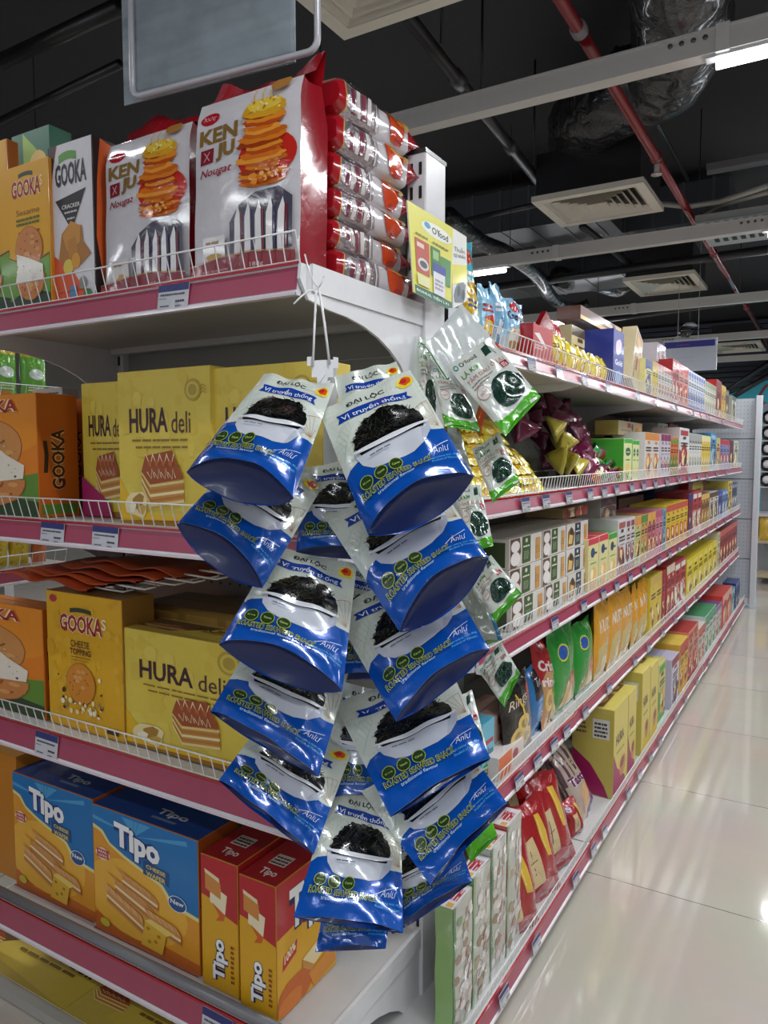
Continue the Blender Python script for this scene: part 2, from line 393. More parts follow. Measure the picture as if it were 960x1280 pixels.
def art_gooka_cheese():
    A = Art(.78); A.rect(0, 0, 1, 1, 'd9a414'); crumbs(A, 0, 0, 1, 1, 60, ['dcaa1e', 'd29c10'], .05, 7)
    A.ell(.1, .95, .05, .028, 'b03040'); gooka_title(A, .19, .72, .76, .85)
    A.text('CHEESE', .33, .615, .58, .665, '5b3412', .005); A.text('TOPPING', .32, .56, .60, .605, '5b3412', .02); A.rect(.33, .54, .59, .545, '7a4a18'); A.rect(.34, .52, .58, .523, '7a4a18')
    crumbs(A, .15, .16, .75, .42, 26, ['e9d9a4', '3c2c1a', 'f2ead0', '9a8a5a'], .02, 5); cookie(A, .46, .35, .19, c='cf8420', seed=9)
    crumbs(A, .2, .13, .72, .22, 24, ['f2ead0', '3c2c1a', 'e9d9a4'], .02, 15); A.rect(.8, .04, .95, .07, '3a2a14'); return A
def art_gooka_yellow():
    A = Art(.46); A.rect(0, 0, 1, 1, 'dfa21a'); gooka_title(A, .1, .78, .82, .9)
    A.text('Sesame', .2, .66, .78, .7, '8a5a1a', 0); A.bars(.2, .59, .8, .65, 2, '5a6a20'); A.bars(.25, .53, .78, .56, 1, '8a5a1a')
    A.poly([(0, 0), (1, 0), (1, .36), (.5, .3), (0, .37)], '6a9a34'); A.line([(0, .38), (.5, .31), (1, .37)], .02, '3a4a1a'); A.poly([(0, 0), (1, 0), (1, .1), (.5, .16), (0, .08)], '1f3a22')
    cookie(A, .5, .42, .33, seed=12, c='cc8044'); cookie(A, .52, .24, .36, seed=13, half=-1, c='cc7c40')
    A.poly([(.2, .4), (.35, .38), (.5, .36), (.85, .3), (.86, .2), (.16, .2), (.22, .3)], 'ece6da'); crumbs(A, .2, .2, .8, .38, 40, ['8c8474', 'f7f2ea', 'd8d0c0'], .012, 3); return A
def art_gooka_white():
    A = Art(.5); A.rect(0, 0, 1, 1, 'd9d6da'); A.poly([(0, 0), (.14, 0), (.1, .3), (.02, .55), (.1, .85), (.22, 1), (0, 1)], 'd8602a'); A.poly([(0, 1), (.2, 1), (.08, .8), (0, .7)], '2e2022')
    A.poly([(.02, 0), (.95, 0), (.5, .22), (.1, .32), (.03, .3)], 'd9552a')
    banner(A, .25, .9, .66, .95, '5d9a3a'); A.text('GOOKA', .16, .74, .88, .88, '2b2a30', .03); A.poly([(.15, .66), (.86, .7), (.52, .46)], '231f22')
    A.text('CRACKER', .3, .6, .72, .625, 'e8e4e0', .01); A.bars(.36, .57, .66, .59, 1, 'c8c4c0'); A.bars(.42, .53, .6, .55, 1, 'c8c4c0')
    A.poly([(.2, .3), (.28, .45), (.45, .5), (.75, .48), (.78, .38), (.95, .3), (.7, .24), (.4, .22)], 'a9702c'); A.poly([(.3, .44), (.5, .52), (.72, .48), (.7, .38), (.4, .34)], 'c98a3a'); A.poly([(.4, .4), (.6, .42), (.66, .3), (.45, .28)], 'bb7c30')
    A.ell(.42, .24, .12, .05, 'd9c04c', 12); A.ell(.6, .27, .1, .05, 'd8962c', 12); A.ell(.75, .13, .09, .04, '8a8a86', 14); A.rect(.45, .03, .6, .12, '4a86b4'); A.ell(.85, .06, .1, .03, '2d7a3a', 8); return A
def cake(A, x, y, s, seed=1):
    """iced layer cake square"""
    a = A.asp
    def p(u, v): return (x+u*s, y+v*s*a)
    A.poly([p(0, .55), p(.2, 0), p(1, .1), p(.98, .42), p(.9, .5)], 'c98f3e')
    for k, c in enumerate(('e7cf90', 'b87a30', 'efdca6', 'b87a30', 'e4c580')):
        A.poly([p(.2, .0+k*.085), p(1, .1+k*.085), p(1, .15+k*.085), p(.2, .05+k*.085)], c); A.poly([p(.0, .34+k*.06), p(.2, .0+k*.085), p(.2, .05+k*.085), p(0, .39+k*.06)], c); A.n -= .9
    A.n += 1
    A.poly([p(0, .62), p(.22, .4), p(1, .52), p(.74, 1), p(.1, .9)], '9c4a1e')
    for k in range(4):
        u = .12+k*.17; A.line([p(u, .92), p(u+.1, .72), p(u+.17, .94)], s*.022, 'ecd8b0'); A.line([p(u+.02, .62), p(u+.12, .5), p(u+.14, .68), p(u+.2, .52)], s*.018, 'ecd8b0'); A.ell(p(u+.09, .77)[0], p(u+.09, .77)[1], s*.05, s*.05*a, 'b4602c', 8)
def art_hura(asp=.8, cx=.27, cs=.46):
    A = Art(asp); A.rect(0, 0, 1, 1, 'd8bf48'); crumbs(A, 0, .1, 1, 1, 40, ['dcc552', 'd4b940'], .06, 3)
    A.poly([(0, .0), (1, 0), (1, .12), (.6, .05), (.2, .1), (0, .3)], 'e0b41a'); A.poly([(0, 0), (1, 0), (1, .05), (0, .02)], '9a6a20')
    A.text('HURA', .13, .60, .56, .76, '3c1420', .022); A.text('deli', .60, .595, .8, .73, '4a2a2a', 0)
    A.bars(.16, .545, .8, .57, 1, '8a6a24', 2); A.bars(.2, .50, .78, .525, 1, '8a6a24', 5)
    for k in range(3): A.ell(.83, .86, .085-.02*k, (.085-.02*k)*asp, 'b29838' if k % 2 == 0 else 'd4bb46', 20)
    for k in range(3): A.line([(.9, .84+.02*k), (.94, .85+.02*k), (.97, .835+.02*k)], .006, 'b29838')
    A.text('5', .80, .845, .85, .885, 'b29838', .02)
    A.ell(.2, .13, .13, .09, 'ead9a0', 12, wob=.2); A.ell(.22, .15, .07, .05, 'a87c2c', 9, wob=.3); A.ell(.15, .11, .05, .03, 'f3ead0', 9, wob=.3); A.ell(.26, .1, .05, .03, 'caa24a', 9, wob=.3)
    cake(A, cx, .12, cs); return A
def art_hura_side():
    A = Art(2.0); A.rect(0, 0, 1, 1, 'd5bc50'); A.text('H', .3, .72, .7, .92, '6a3a1c', .04); A.bars(.2, .4, .8, .6, 4, '8a6a24'); A.rect(0, 0, 1, .06, 'a4741c'); return A
def art_hura_top():
    A = Art(.8); A.rect(0, 0, 1, 1, 'bda24a'); A.poly([(0, .3), (1, .1), (1, .8), (0, .95)], '6a4a22'); A.poly([(.3, .2), (1, .0), (1, .7), (.6, .9)], 'd0b548'); A.text('HURA deli', .42, .55, .95, .74, '2c1418', .02, slope=-.1)
    cake(A, .04, .3, .34); A.bars(.5, .4, .9, .48, 1, '7a5a20'); return A
def art_tipo(asp=.85):
    A = Art(asp); A.rect(0, 0, 1, 1, 'e0982a'); A.poly([(0, 0), (1, 0), (1, .08), (0, .14)], 'c4661c'); A.ell(.4, .35, .5, .3, 'eab03c', 24)
    A.poly([(0, 1), (1, 1), (1, .4), (.86, .42), (.74, .45), (.66, .55), (.5, .6), (.3, .66), (.16, .72), (.08, .8), (0, .82)], 'e9d98a'); A.poly([(0, 1), (1, 1), (1, .43), (.86, .45), (.76, .48), (.68, .57), (.52, .62), (.32, .68), (.17, .74), (.1, .82), (0, .85)], '1672b4')
    for k in range(9):
        a = math.radians(10+k*20); A.poly([(.42, .86), (.42+.5*math.cos(a), .86+.42*math.sin(a)), (.42+.5*math.cos(a+.09), .86+.42*math.sin(a+.09))] if .86+.42*math.sin(a+.09) < 1 else [(.42, .86), (.42+.14*math.cos(a), .98), (.46+.14*math.cos(a), .98)], '4a9ccc'); A.n -= .9
    A.n += 1
    A.text('Tipo', .22, .69, .66, .93, 'f4f4f4', .045, out='123a7c', ow=.09, slope=-.1)
    A.poly([(.5, .6), (.74, .575), (.74, .68), (.5, .71)], '1c4a80'); A.text('CHEESE', .53, .655, .71, .685, 'e8d060', .02, slope=-.08); A.text('WAFER', .53, .60, .71, .635, 'e8d060', .02, slope=-.08)
    A.ell(.1, .63, .075, .05, 'f0e4dc', 8); A.rect(.04, .595, .16, .665, 'b8342c'); A.text('REAL', .055, .635, .145, .655, 'f4e8d8', .02); A.text('LOVING', .055, .605, .145, .625, 'f4e8d8', .02)
    A.ell(.815, .475, .085, .06, 'f0f0f0', 18); A.ell(.815, .475, .078, .055, '16508c', 18); A.text('New', .755, .468, .875, .505, 'f4f4f4', .02)
    def wafer(x, y, L, h, dx, dy):
        A.poly([(x, y), (x+L, y+dy), (x+L, y+h+dy), (x, y+h)], 'd09050'); A.poly([(x, y+h), (x+L, y+h+dy), (x+L-dx, y+h+dy+.05), (x-dx, y+h+.05)], 'e2a868')
        A.line([(x, y+h*.55), (x+L, y+h*.55+dy)], .02, 'f3dfb0'); A.n -= .9; A.line([(x, y+h*.25), (x+L, y+h*.25+dy)], .012, 'b0702c')
        for k in range(5): A.line([(x+L*(k+.5)/5, y+h+dy*(k+.5)/5), (x+L*(k+.5)/5-dx, y+h+.05+dy*(k+.5)/5)], .006, 'c08040'); A.n -= .9
        A.n += 1
    wafer(.22, .36, .38, .1, .1, -.12); wafer(.3, .44, .34, .08, .08, -.09); wafer(.14, .26, .36, .1, .02, -.14); wafer(.55, .22, .3, .08, .05, -.05)
    A.poly([(.48, .05), (.68, .04), (.72, .2), (.52, .25)], 'e2b23a'); A.poly([(.52, .25), (.72, .2), (.8, .24), (.58, .28)], 'efcf6a')
    for q in ((.55, .2), (.62, .12), (.56, .1), (.65, .17)): A.ell(q[0], q[1], .018, .014, 'b8801c', 8); A.n -= .9
    A.n += 1; A.ell(.12, .09, .05, .034, 'c8b83a', 12); A.rect(0, 0, 1, .015, 'a8381c'); return A
def art_tipo_top():
    A = Art(.6); A.rect(0, 0, 1, 1, '123c80'); A.text('Tipo', .48, .3, .76, .55, 'c9ccd4', .03); A.rect(.5, .18, .72, .25, '6a7890'); return A
def art_tipo_side():
    A = Art(2); A.rect(0, 0, 1, 1, 'b8641c'); A.rect(0, .5, 1, 1, 'a44e1c'); return A
def art_tipo_red_front(): # narrow end of the upright box
    A = Art(4); A.rect(0, 0, 1, 1, 'dba41c'); A.poly([(0, 1), (1, 1), (1, .56), (.6, .6), (.3, .68), (0, .7)], 'b8202a')
    A.poly([(.1, .9), (.5, .86), (.56, .77), (.14, .81)], 'e9d9ae'); A.poly([(.26, .8), (.72, .75), (.66, .6), (.24, .66)], 'efe2bc'); A.poly([(.3, .66), (.66, .6), (.62, .55), (.4, .53), (.5, .58)], 'd2601c'); A.line([(.12, .81), (.55, .765)], .03, 'd08a3c')
    A.text('Tipo', .3, .08, .72, .4, 'f2f2f2', .04, rot=90, out='1c2450', ow=.09); A.bars(.8, .1, .9, .4, 8, '8a4a18'); return A
def art_tipo_red_side():
    A = Art(1.5); A.rect(0, 0, 1, 1, 'dba41c'); A.poly([(0, 1), (1, 1), (1, .5), (.6, .52), (.3, .62), (0, .6)], 'b8202a'); A.text('Tipo', .2, .5, .9, .9, 'f2f2f2', .04, out='1c2450', ow=.09)
    A.poly([(.08, .34), (.3, .4), (.32, .5), (.1, .45)], 'b8202a'); A.text('100%', .11, .38, .29, .45, 'f2e2c0', .03, slope=.3)
    A.ell(.3, .12, .3, .12, 'c9621c', 12, wob=.1); A.ell(.2, .06, .2, .08, 'd97a24', 12, wob=.15); A.poly([(.4, .3), (.7, .35), (.9, .25), (.6, .18)], 'e9d2a0'); A.poly([(.4, .3), (.6, .18), (.6, .12), (.4, .24)], 'c98a3c'); A.poly([(.5, .15), (.95, .2), (1, .05), (.6, 0)], 'd98a2c'); return A
def art_tipo_red_top():
    A = Art(2); A.rect(0, 0, 1, 1, '9c1820'); A.rect(.25, .3, .7, .5, 'c9b8b0'); A.bars(.28, .32, .68, .48, 3, '3a2a2a'); A.text('Tipo', .3, .08, .75, .22, 'd9d0c8', .02); return A
def carton(w, d, h, base, front=None, side=None, top=None, left=None, fin='card', sidec=None, topc=None, bev=.0012):
    """box: origin at bottom front centre, front faces -y; flaps and a seam as geometry"""
    mb = MB(); mb.bbox((-w/2, 0, 0), (w/2, d, h), M(base, fin), min(bev, w*.08))
    if sidec: mb.box((-w/2-.0002, bev, bev), (w/2+.0002, d-bev, h-bev), M(sidec, fin))
    if topc: mb.box((-w/2+bev, bev, h-.001), (w/2-bev, d-bev, h+.0003), M(topc, fin))
    if front: mb.art(front, (-w/2+bev, -.0002, bev), (w-2*bev, 0, 0), (0, 0, h-2*bev), (0, -1, 0))
    if side: mb.art(side, (w/2+.0003, bev, bev), (0, d-2*bev, 0), (0, 0, h-2*bev), (1, 0, 0))
    if left: mb.art(left, (-w/2-.0003, d-bev, bev), (0, -d+2*bev, 0), (0, 0, h-2*bev), (-1, 0, 0))
    if top: mb.art(top, (-w/2+bev, bev, h+.0004), (w-2*bev, 0, 0), (0, d-2*bev, 0), (0, 0, 1))
    else: mb.box((-w/2+.002, d*.5-.0005, h+.0001), (w/2-.002, d*.5+.0005, h+.0007), M('6b5a40'))
    return mb
def eplace(name, label, cat, px0, px1, pyt, lv, Y, d, base, group=None, mk=None, **kw):
    z = ELV[lv][0]-.003 if lv < 4 else .031
    a = on(px0, pyt, 1, Y); b = on(px1, pyt, 1, Y); w = b.x-a.x-.002; h = a.z-z
    for k in ('front', 'side', 'top', 'left'):
        if kw.get(k) and callable(kw[k]): kw[k] = kw[k]()
    mb = carton(w, d, h, base, **kw); o = mb.build(name, None, ((a.x+b.x)/2, Y, z+.0005), fix=False)
    return tag(o, label, cat, group)

# ================= boxes on the rack facing the camera =================
# top shelf
eplace('cracker_box', 'orange cracker box cut by the left edge of the top shelf', 'box', -70, 9, 201, 0, 1.09, .03, 'd88a1a', front=art_gooka_yellow, sidec='a85a14')
eplace('cracker_box', 'yellow and green cracker box with sesame crackers on the top shelf', 'box', 8, 60, 212, 0, 1.075, .07, 'd9a01c', front=art_gooka_yellow, sidec='c07c18')
eplace('snack_box', 'dark green box standing behind the yellow cracker box, top shelf', 'box', 14, 62, 172, 0, 1.15, .06, '1f6a4c', front=lambda: (lambda A: (A.rect(0, 0, 1, 1, '1f6a4c'), A.poly([(.3, 1), (1, .8), (1, 0), (.35, 0)], '9ac03a'), A.ell(.7, .8, .25, .09, 'e8c060', 14), A)[-1])(Art(.5)))
def gw_side():
    A = Art(2.4); A.rect(0, 0, 1, 1, '2a1c1e'); A.poly([(.2, 1), (.9, .95), (1, .5), (.85, .05), (.3, 0), (.05, .4), (.1, .75)], 'd8602a'); A.text('GOOKA', .4, .2, .72, .7, '231a1c', .03, rot=90); return A
eplace('cracker_box', 'white cracker box with black triangle and orange side, top shelf', 'box', 59, 115, 186, 0, 1.085, .10, '2a1c1e', front=art_gooka_white, side=gw_side)
# second shelf
eplace('cracker_box', 'orange cracker box with vertical lettering on its side, second shelf', 'box', -60, 45, 498, 1, 1.10, .11, 'cf7316', front=art_gooka_orange, side=art_gooka_side)
eplace('cracker_box', 'orange cracker box half hidden behind the short cream box, second shelf', 'box', 79, 112, 500, 1, 1.28, .08, 'b4561a', front=lambda: art_gooka_side('c0601a'))
eplace('cake_box', 'yellow layer cake box behind the big one, with pink corner', 'box', 101, 168, 480, 1, 1.2, .1, 'cdb548', front=lambda: (lambda A: (A.poly([(0, .28), (.3, .1), (.5, 0), (0, 0)], '8c1850'), A.poly([(0, .3), (.55, .1), (.6, 0), (0, 0)], 'a01c5c'), A)[-1])(art_hura(.8)))
eplace('cake_box', 'big yellow layer cake box left of centre on the second shelf', 'box', 146, 263, 466, 1, 1.10, .09, 'd0b644', front=art_hura, side=art_hura_side)
eplace('cake_box', 'yellow layer cake box behind the hanging seaweed bags, second shelf', 'box', 264, 404, 461, 1, 1.11, .09, 'd0b644', front=art_hura, side=art_hura_side)
# third shelf
eplace('cracker_box', 'orange cracker box at the left end of the third shelf', 'box', -70, 52, 742, 2, 1.09, .07, 'cf7316', front=art_gooka_orange, side=art_gooka_side)
eplace('cracker_box', 'yellow cheese topping cracker box with one round cookie, third shelf', 'box', 57, 152, 737, 2, 1.09, .09, 'a8741a', front=art_gooka_cheese, sidec='8a6224', topc='7a5a2a')
eplace('cake_box', 'yellow layer cake box, widest on the third shelf', 'box', 154, 318, 784, 2, 1.095, .11, 'd0b644', front=lambda: art_hura(1.12, .40, .36), side=art_hura_side, top=art_hura_top)
eplace('carton', 'plain brown carton behind the yellow cake box on the third shelf', 'box', 175, 345, 752, 2, 1.27, .16, '8a6a34', front=lambda: (lambda A: (A.rect(0, 0, 1, 1, '8f6f36'), A.rect(.05, .82, .3, .95, 'a88440'), A.rect(.36, .82, .6, .95, 'a88440'), A.rect(.66, .82, .9, .95, 'a88440'), A)[-1])(Art(1)))
# fourth shelf
eplace('wafer_box', 'plain orange box cut by the left edge, fourth shelf', 'box', -40, 19, 926, 3, 1.12, .12, 'c07a1a', topc='a8741c')
eplace('wafer_box', 'blue and yellow cheese wafer box, left of the two, fourth shelf', 'box', 15, 115, 964, 3, 1.11, .12, 'b8641c', front=art_tipo, side=art_tipo_side, top=art_tipo_top)
eplace('wafer_box', 'blue and yellow cheese wafer box, right of the two, fourth shelf', 'box', 115, 247, 1004, 3, 1.10, .12, 'b8641c', front=lambda: art_tipo(.9), side=art_tipo_side, top=art_tipo_top)
eplace('wafer_box', 'narrow red and yellow wafer box beside the blue box, fourth shelf', 'box', 250, 297, 1066, 3, 1.09, .20, 'c08a1c', front=art_tipo_red_front, side=art_tipo_red_side, top=art_tipo_red_top)
eplace('wafer_box', 'narrow red and yellow wafer box nearest the shelf end, fourth shelf', 'box', 298, 345, 1092, 3, 1.08, .20, 'c08a1c', front=art_tipo_red_front, side=art_tipo_red_side, top=art_tipo_red_top)
# bottom shelf, flat boxes
for i, (a, b) in enumerate(((-90, 76), (77, 205), (206, 300))):
    A_ = art_hura_top()
    eplace('cake_box', ['flat yellow cake box on the bottom shelf, leftmost one', 'flat yellow cake box on the bottom shelf, under the wafer boxes', 'flat yellow cake box on the bottom shelf, nearest the post'][i], 'box', a, b, 1163 if i == 0 else (1262 if i == 1 else 1326), 4, 1.06, .2, 'c9b050', front=lambda: (lambda A: (A.rect(0, 0, 1, 1, 'cdb860'), A.ell(.75, .45, .12, .3, 'd9c880', 14), A)[-1])(Art(.5)), top=lambda: A_)
# loose paper sachets and labels on the second shelf
o = MB(); o.box((-.05, 0, 0), (.05, .04, .03), M('cfc8be')); o.art((lambda A: (A.rect(0, 0, 1, 1, 'd2ccc4'), A.bars(.1, .55, .9, .8, 1, '2a2a2a'), A.bars(.3, .1, .9, .4, 1, '3a3a3a'), A)[-1])(Art(.3)), (-.05, 0, 0), (.1, 0, 0), (0, 0, .03), (0, -1, 0))
p = on(62, 496, 1, 1.30); bo = on(45, 498, 1, 1.10)
eplace('snack_box', 'small grey box with black lettering behind the orange cracker box', 'box', 40, 78, 487, 1, 1.26, .05, 'bdb6ac', front=lambda: (lambda A: (A.rect(0, 0, 1, 1, 'c4beb6'), A.bars(.1, .955, .9, .975, 1, '2a2a2a'), A.bars(.3, .93, .9, .945, 1, '3a3a3a'), A)[-1])(Art(3)))

# flat paper bags with rope handles lying on the boxes of the third shelf
zt = on(57, 737, 1, 1.09).z+.012
rd = random.Random(4)
for i in range(5):
    mb = MB(); L, Wd, n = .36, .20, 14; V = []; Fc = []
    for sgn in (0, 1):
        for a in range(n+1):
            for b in range(5):
                V.append((L*(a/n-.5), Wd*(b/4), .003*sgn+.006*math.sin(a*.9+i)+.003*math.sin(b*1.3+i*2)-.012*max(0, a/n-.75)*2))
    k = (n+1)*5
    for a in range(n):
        for b in range(4):
            q = a*5+b; Fc += [(q, q+1, q+6, q+5), (k+q, k+q+5, k+q+6, k+q+1)]
        Fc += [(a*5, a*5+5, k+a*5+5, k+a*5), (a*5+4, k+a*5+4, k+a*5+9, a*5+9)]
    Fc += [(0, k, k+1, 1), (1, k+1, k+2, 2), (2, k+2, k+3, 3), (3, k+3, k+4, 4)]
    mb.add(V, Fc, M(['a8401c', 'b44a1e', '9c3a1c', 'b04c22', 'a8441a'][i], 'card'), True)
    cx = on(60+i*22, 740, 1, 1.2).x+.10
    t = thing('paper_bag', 'flat folded orange paper bag, %s from the bottom of the pile on the third shelf' % ORD[i], 'bag', (cx, 1.115+.006*i, zt+i*.0125), rd.uniform(-.12, .12), 'folded paper bags on the third shelf')
    mb.build('bag_body', t, fix=False)
    mb = MB()
    for j in range(2):
        y0 = .03+.04*j; z0 = .004-.012*.5+.004*j
        mb.tube([(L*.47, y0, z0), (L*.47+.05, y0-.012, z0+.003), (L*.47+.095, y0+.005, z0-.002), (L*.47+.10, y0+.03, z0), (L*.47+.07, y0+.055, z0+.002), (L*.47, y0+.07, z0)], .0022, M('cfc8bc', 'matte'), 6)
    mb.build('rope_handle', t)

# ---------------- nougat packs ----------------
def art_kenju():
    A = Art(.52); A.fin = 'film'; A.rect(0, 0, 1, 1, 'd4d0d4'); A.ell(.14, .9, .1, .033, 'b81c2a', 20); A.text('Richy', .075, .885, .205, .915, 'e8c0c0', .01)
    A.text('KEN', .04, .76, .44, .845, '8a6a34', .04); A.rect(.06, .655, .2, .735, '8c2030'); A.line([(.1, .67), (.16, .72), (.1, .72), (.16, .67)], .01, 'd9a8a8'); A.text('JU', .23, .65, .42, .75, '8a6a34', .05); A.text('Nougat', .06, .57, .4, .625, 'a02438', .01, shear=.3)
    A.ell(.72, .62, .26, .12, 'c4281e', 24)
    rd = random.Random(8)
    for k in range(18):
        y = .49+k*.0205; wv = .19+.03*math.sin(k*1.3)-.03*(k > 13); c = ['d8701c', 'b84c18', 'e08a28', 'a03a14', 'd87a20', 'c4601a', 'e89838'][k % 7]
        A.ell(.68+.025*math.sin(k*1.7), y, wv, .026, c, 20, wob=.14, seed=k); A.n -= .5
        if k in (5, 10, 14): A.ell(.62, y+.012, .11, .015, 'efe2cc', 12, wob=.1, seed=k)
    A.ell(.69, .86, .2, .045, 'd8a028', 18, wob=.07); A.ell(.69, .885, .16, .035, 'e8c444', 16, wob=.09); crumbs(A, .55, .85, .84, .91, 22, ['f2da70', 'b87a1c', 'f6e8a0'], .01)
    for k in range(3): A.line([(.6+.08*k, .91), (.58+.08*k, .95), (.6+.08*k, .98)], .014, 'e0b060')
    A.ell(.83, .975, .1, .03, 'b07a3a', 10, wob=.1); crumbs(A, .6, .48, .84, .56, 30, ['e89030', 'c05818', 'f0b060'], .02, 6)
    A.poly([(.4, .1), (.96, .12), (.96, .38), (.85, .44), (.65, .43), (.5, .38), (.4, .3)], '4a4656')
    for k in range(5):
        x = .44+k*.1; A.poly([(x, .1), (x+.06, .1), (x+.065, .34), (x+.05, .38+.01*(k % 2)), (x+.012, .31)], 'e6e2e2'); A.line([(x+.075, .1), (x+.08, .34)], .016, ['7a2030', '2c3058'][k % 2])
    A.rect(.14, .1, .36, .24, 'dedad8'); A.ell(.25, .13, .08, .02, 'c9a050', 10); A.bars(.17, .2, .33, .225, 1, '9a7a4a')
    A.poly([(0, 0), (1, 0), (1, .1), (.6, .125), (.3, .12), (0, .09)], '8c1420'); A.line([(0, .095), (.3, .125), (.6, .13), (1, .105)], .008, 'c99a40'); A.bars(.12, .03, .42, .07, 2, 'c47a7a'); A.text('188g', .6, .04, .72, .07, 'dcb8b0', .01); return A
def stand_bag(w, d, h, A, lean=0, fin_c='a81420'):
    """block bottom bag with a flat front, the top folded back to a red fin"""
    mb = MB(); NX, NZ = 10, 16; dn = random.Random(int(w*1e4))
    ph = [dn.uniform(0, 6) for _ in range(8)]
    def S(u, v, eps=0):
        e = min(1, (1-v)/.12); x = (u-.5)*w*(1-.04*(v**4))+lean*v*h
        bulge = .010*math.sin(math.pi*u)*math.sin(math.pi*min(1, v*1.05))
        return Vector((x, -bulge+.0016*math.sin(9*u+ph[0]+5*v)*math.sin(11*v+ph[1])-eps+max(0, v-.9)*.12, v*h))
    V = [S(i/NX, j/NZ) for j in range(NZ+1) for i in range(NX+1)]
    Fc = [(j*(NX+1)+i, j*(NX+1)+i+1, (j+1)*(NX+1)+i+1, (j+1)*(NX+1)+i) for j in range(NZ) for i in range(NX)]
    mb.add(V, Fc, M('d8d4d8', 'film'), True)
    # sides and back
    for sx in (0, 1):
        V = []
        for j in range(NZ+1):
            v = j/NZ; p0 = S(sx, v)
            for i in range(5):
                t = i/4; dd = d*(1-.35*max(0, (v-.8)/.2)**1.5); V.append((p0.x+(1 if sx else -1)*(.004*math.sin(math.pi*t)-.012*math.sin(math.pi*t)*v), p0.y+t*dd, p0.z))
        mb.add(V, [(j*5+i, j*5+i+1, j*5+i+6, j*5+i+5) for j in range(NZ) for i in range(4)], M('8e1622', 'gloss'), True)
    b0, b1 = S(0, 0), S(1, 0); t0, t1 = S(0, 1), S(1, 1)
    mb.add([(b0.x, d, 0), (b1.x, d, 0), (t1.x, d*.65+t1.y, t1.z), (t0.x, d*.65+t0.y, t0.z)], [(0, 1, 2, 3)], M('8e1622', 'gloss'))
    mb.add([b0, b1, (b1.x, d, 0), (b0.x, d, 0)], [(0, 1, 2, 3)], M('8e1622', 'gloss'))
    # roof rising to the fin
    V = []; n = 14
    for i in range(n+1):
        u = i/n; p = t0.lerp(t1, u); zz = .014*math.sin(u*5+ph[2])+.006*math.sin(u*14+ph[3])
        V += [(p.x, p.y, p.z), (p.x+.004, p.y+.03, p.z+.014+zz*.4), (p.x+.012, p.y+.045, p.z+.042+zz), (p.x+.012, p.y+.049, p.z+.042+zz), (p.x+.006, p.y+.05, p.z+.012+zz*.4), (p.x, d*.65+p.y, p.z)]
    mb.add(V, [(i*6+k, i*6+6+k, i*6+7+k, i*6+1+k) for i in range(n) for k in range(5)], M(fin_c, 'gloss'), True)
    art_on(mb, A, lambda u, v, e: S(u, v, e), 8, 12); return mb
def art_on(mb, A, S, nu, nv, eps=.00025):
    """wrap a print round a curved surface: cut every shape on a grid, then map it"""
    key = (id(A), nu, nv)
    if key not in CUT:
        out = []
        for V, Fc, col, ly, fn in A.I:
            x0 = min(v[0] for v in V); x1 = max(v[0] for v in V); y0 = min(v[1] for v in V); y1 = max(v[1] for v in V)
            bm = bmesh.new(); vs = [bm.verts.new((x, y, 0)) for x, y in V]
            for f in Fc:
                try: bm.faces.new([vs[i] for i in f])
                except ValueError: pass
            for ax, lo, hi, n in ((0, x0, x1, nu), (1, y0, y1, nv)):
                for k in range(1, n):
                    t = k/n
                    if lo < t < hi:
                        co = (t, 0, 0) if ax == 0 else (0, t, 0); no = (1, 0, 0) if ax == 0 else (0, 1, 0)
                        bmesh.ops.bisect_plane(bm, geom=bm.verts[:]+bm.edges[:]+bm.faces[:], plane_co=co, plane_no=no, dist=1e-6)
            bm.verts.index_update()
            out.append(([(v.co.x, v.co.y) for v in bm.verts], [tuple(v.index for v in f.verts) for f in bm.faces], col, ly, fn)); bm.free()
        CUT[key] = (A, out)
    for V, Fc, col, ly, fn in CUT[key][1]:
        mb.add([S(x, y, eps*ly) for x, y in V], Fc, M(col, fn), True)
CUT = {}
AK = art_kenju()
z = ELV[0][0]-.002
a, b = on(243, 300, 1, 1.085), on(374, 300, 1, 1.085); t = on(243, 138, 1, 1.085)
o = stand_bag(b.x-a.x, .08, t.z-z+.008, AK, lean=.03).build('nougat_bag', None, ((a.x+b.x)/2, 1.085, z), fix=False)
tag(o, 'large white and red nougat bag at the right of the top shelf, nearer the corner', 'snack bag')
a, b = on(131, 300, 1, 1.10), on(236, 300, 1, 1.10); t = on(131, 184, 1, 1.10)
o = stand_bag(b.x-a.x, .09, t.z-z+.004, AK, lean=.03).build('nougat_bag', None, ((a.x+b.x)/2, 1.10, z), fix=False)
tag(o, 'white and red nougat bag between the white cracker box and larger bag', 'snack bag')
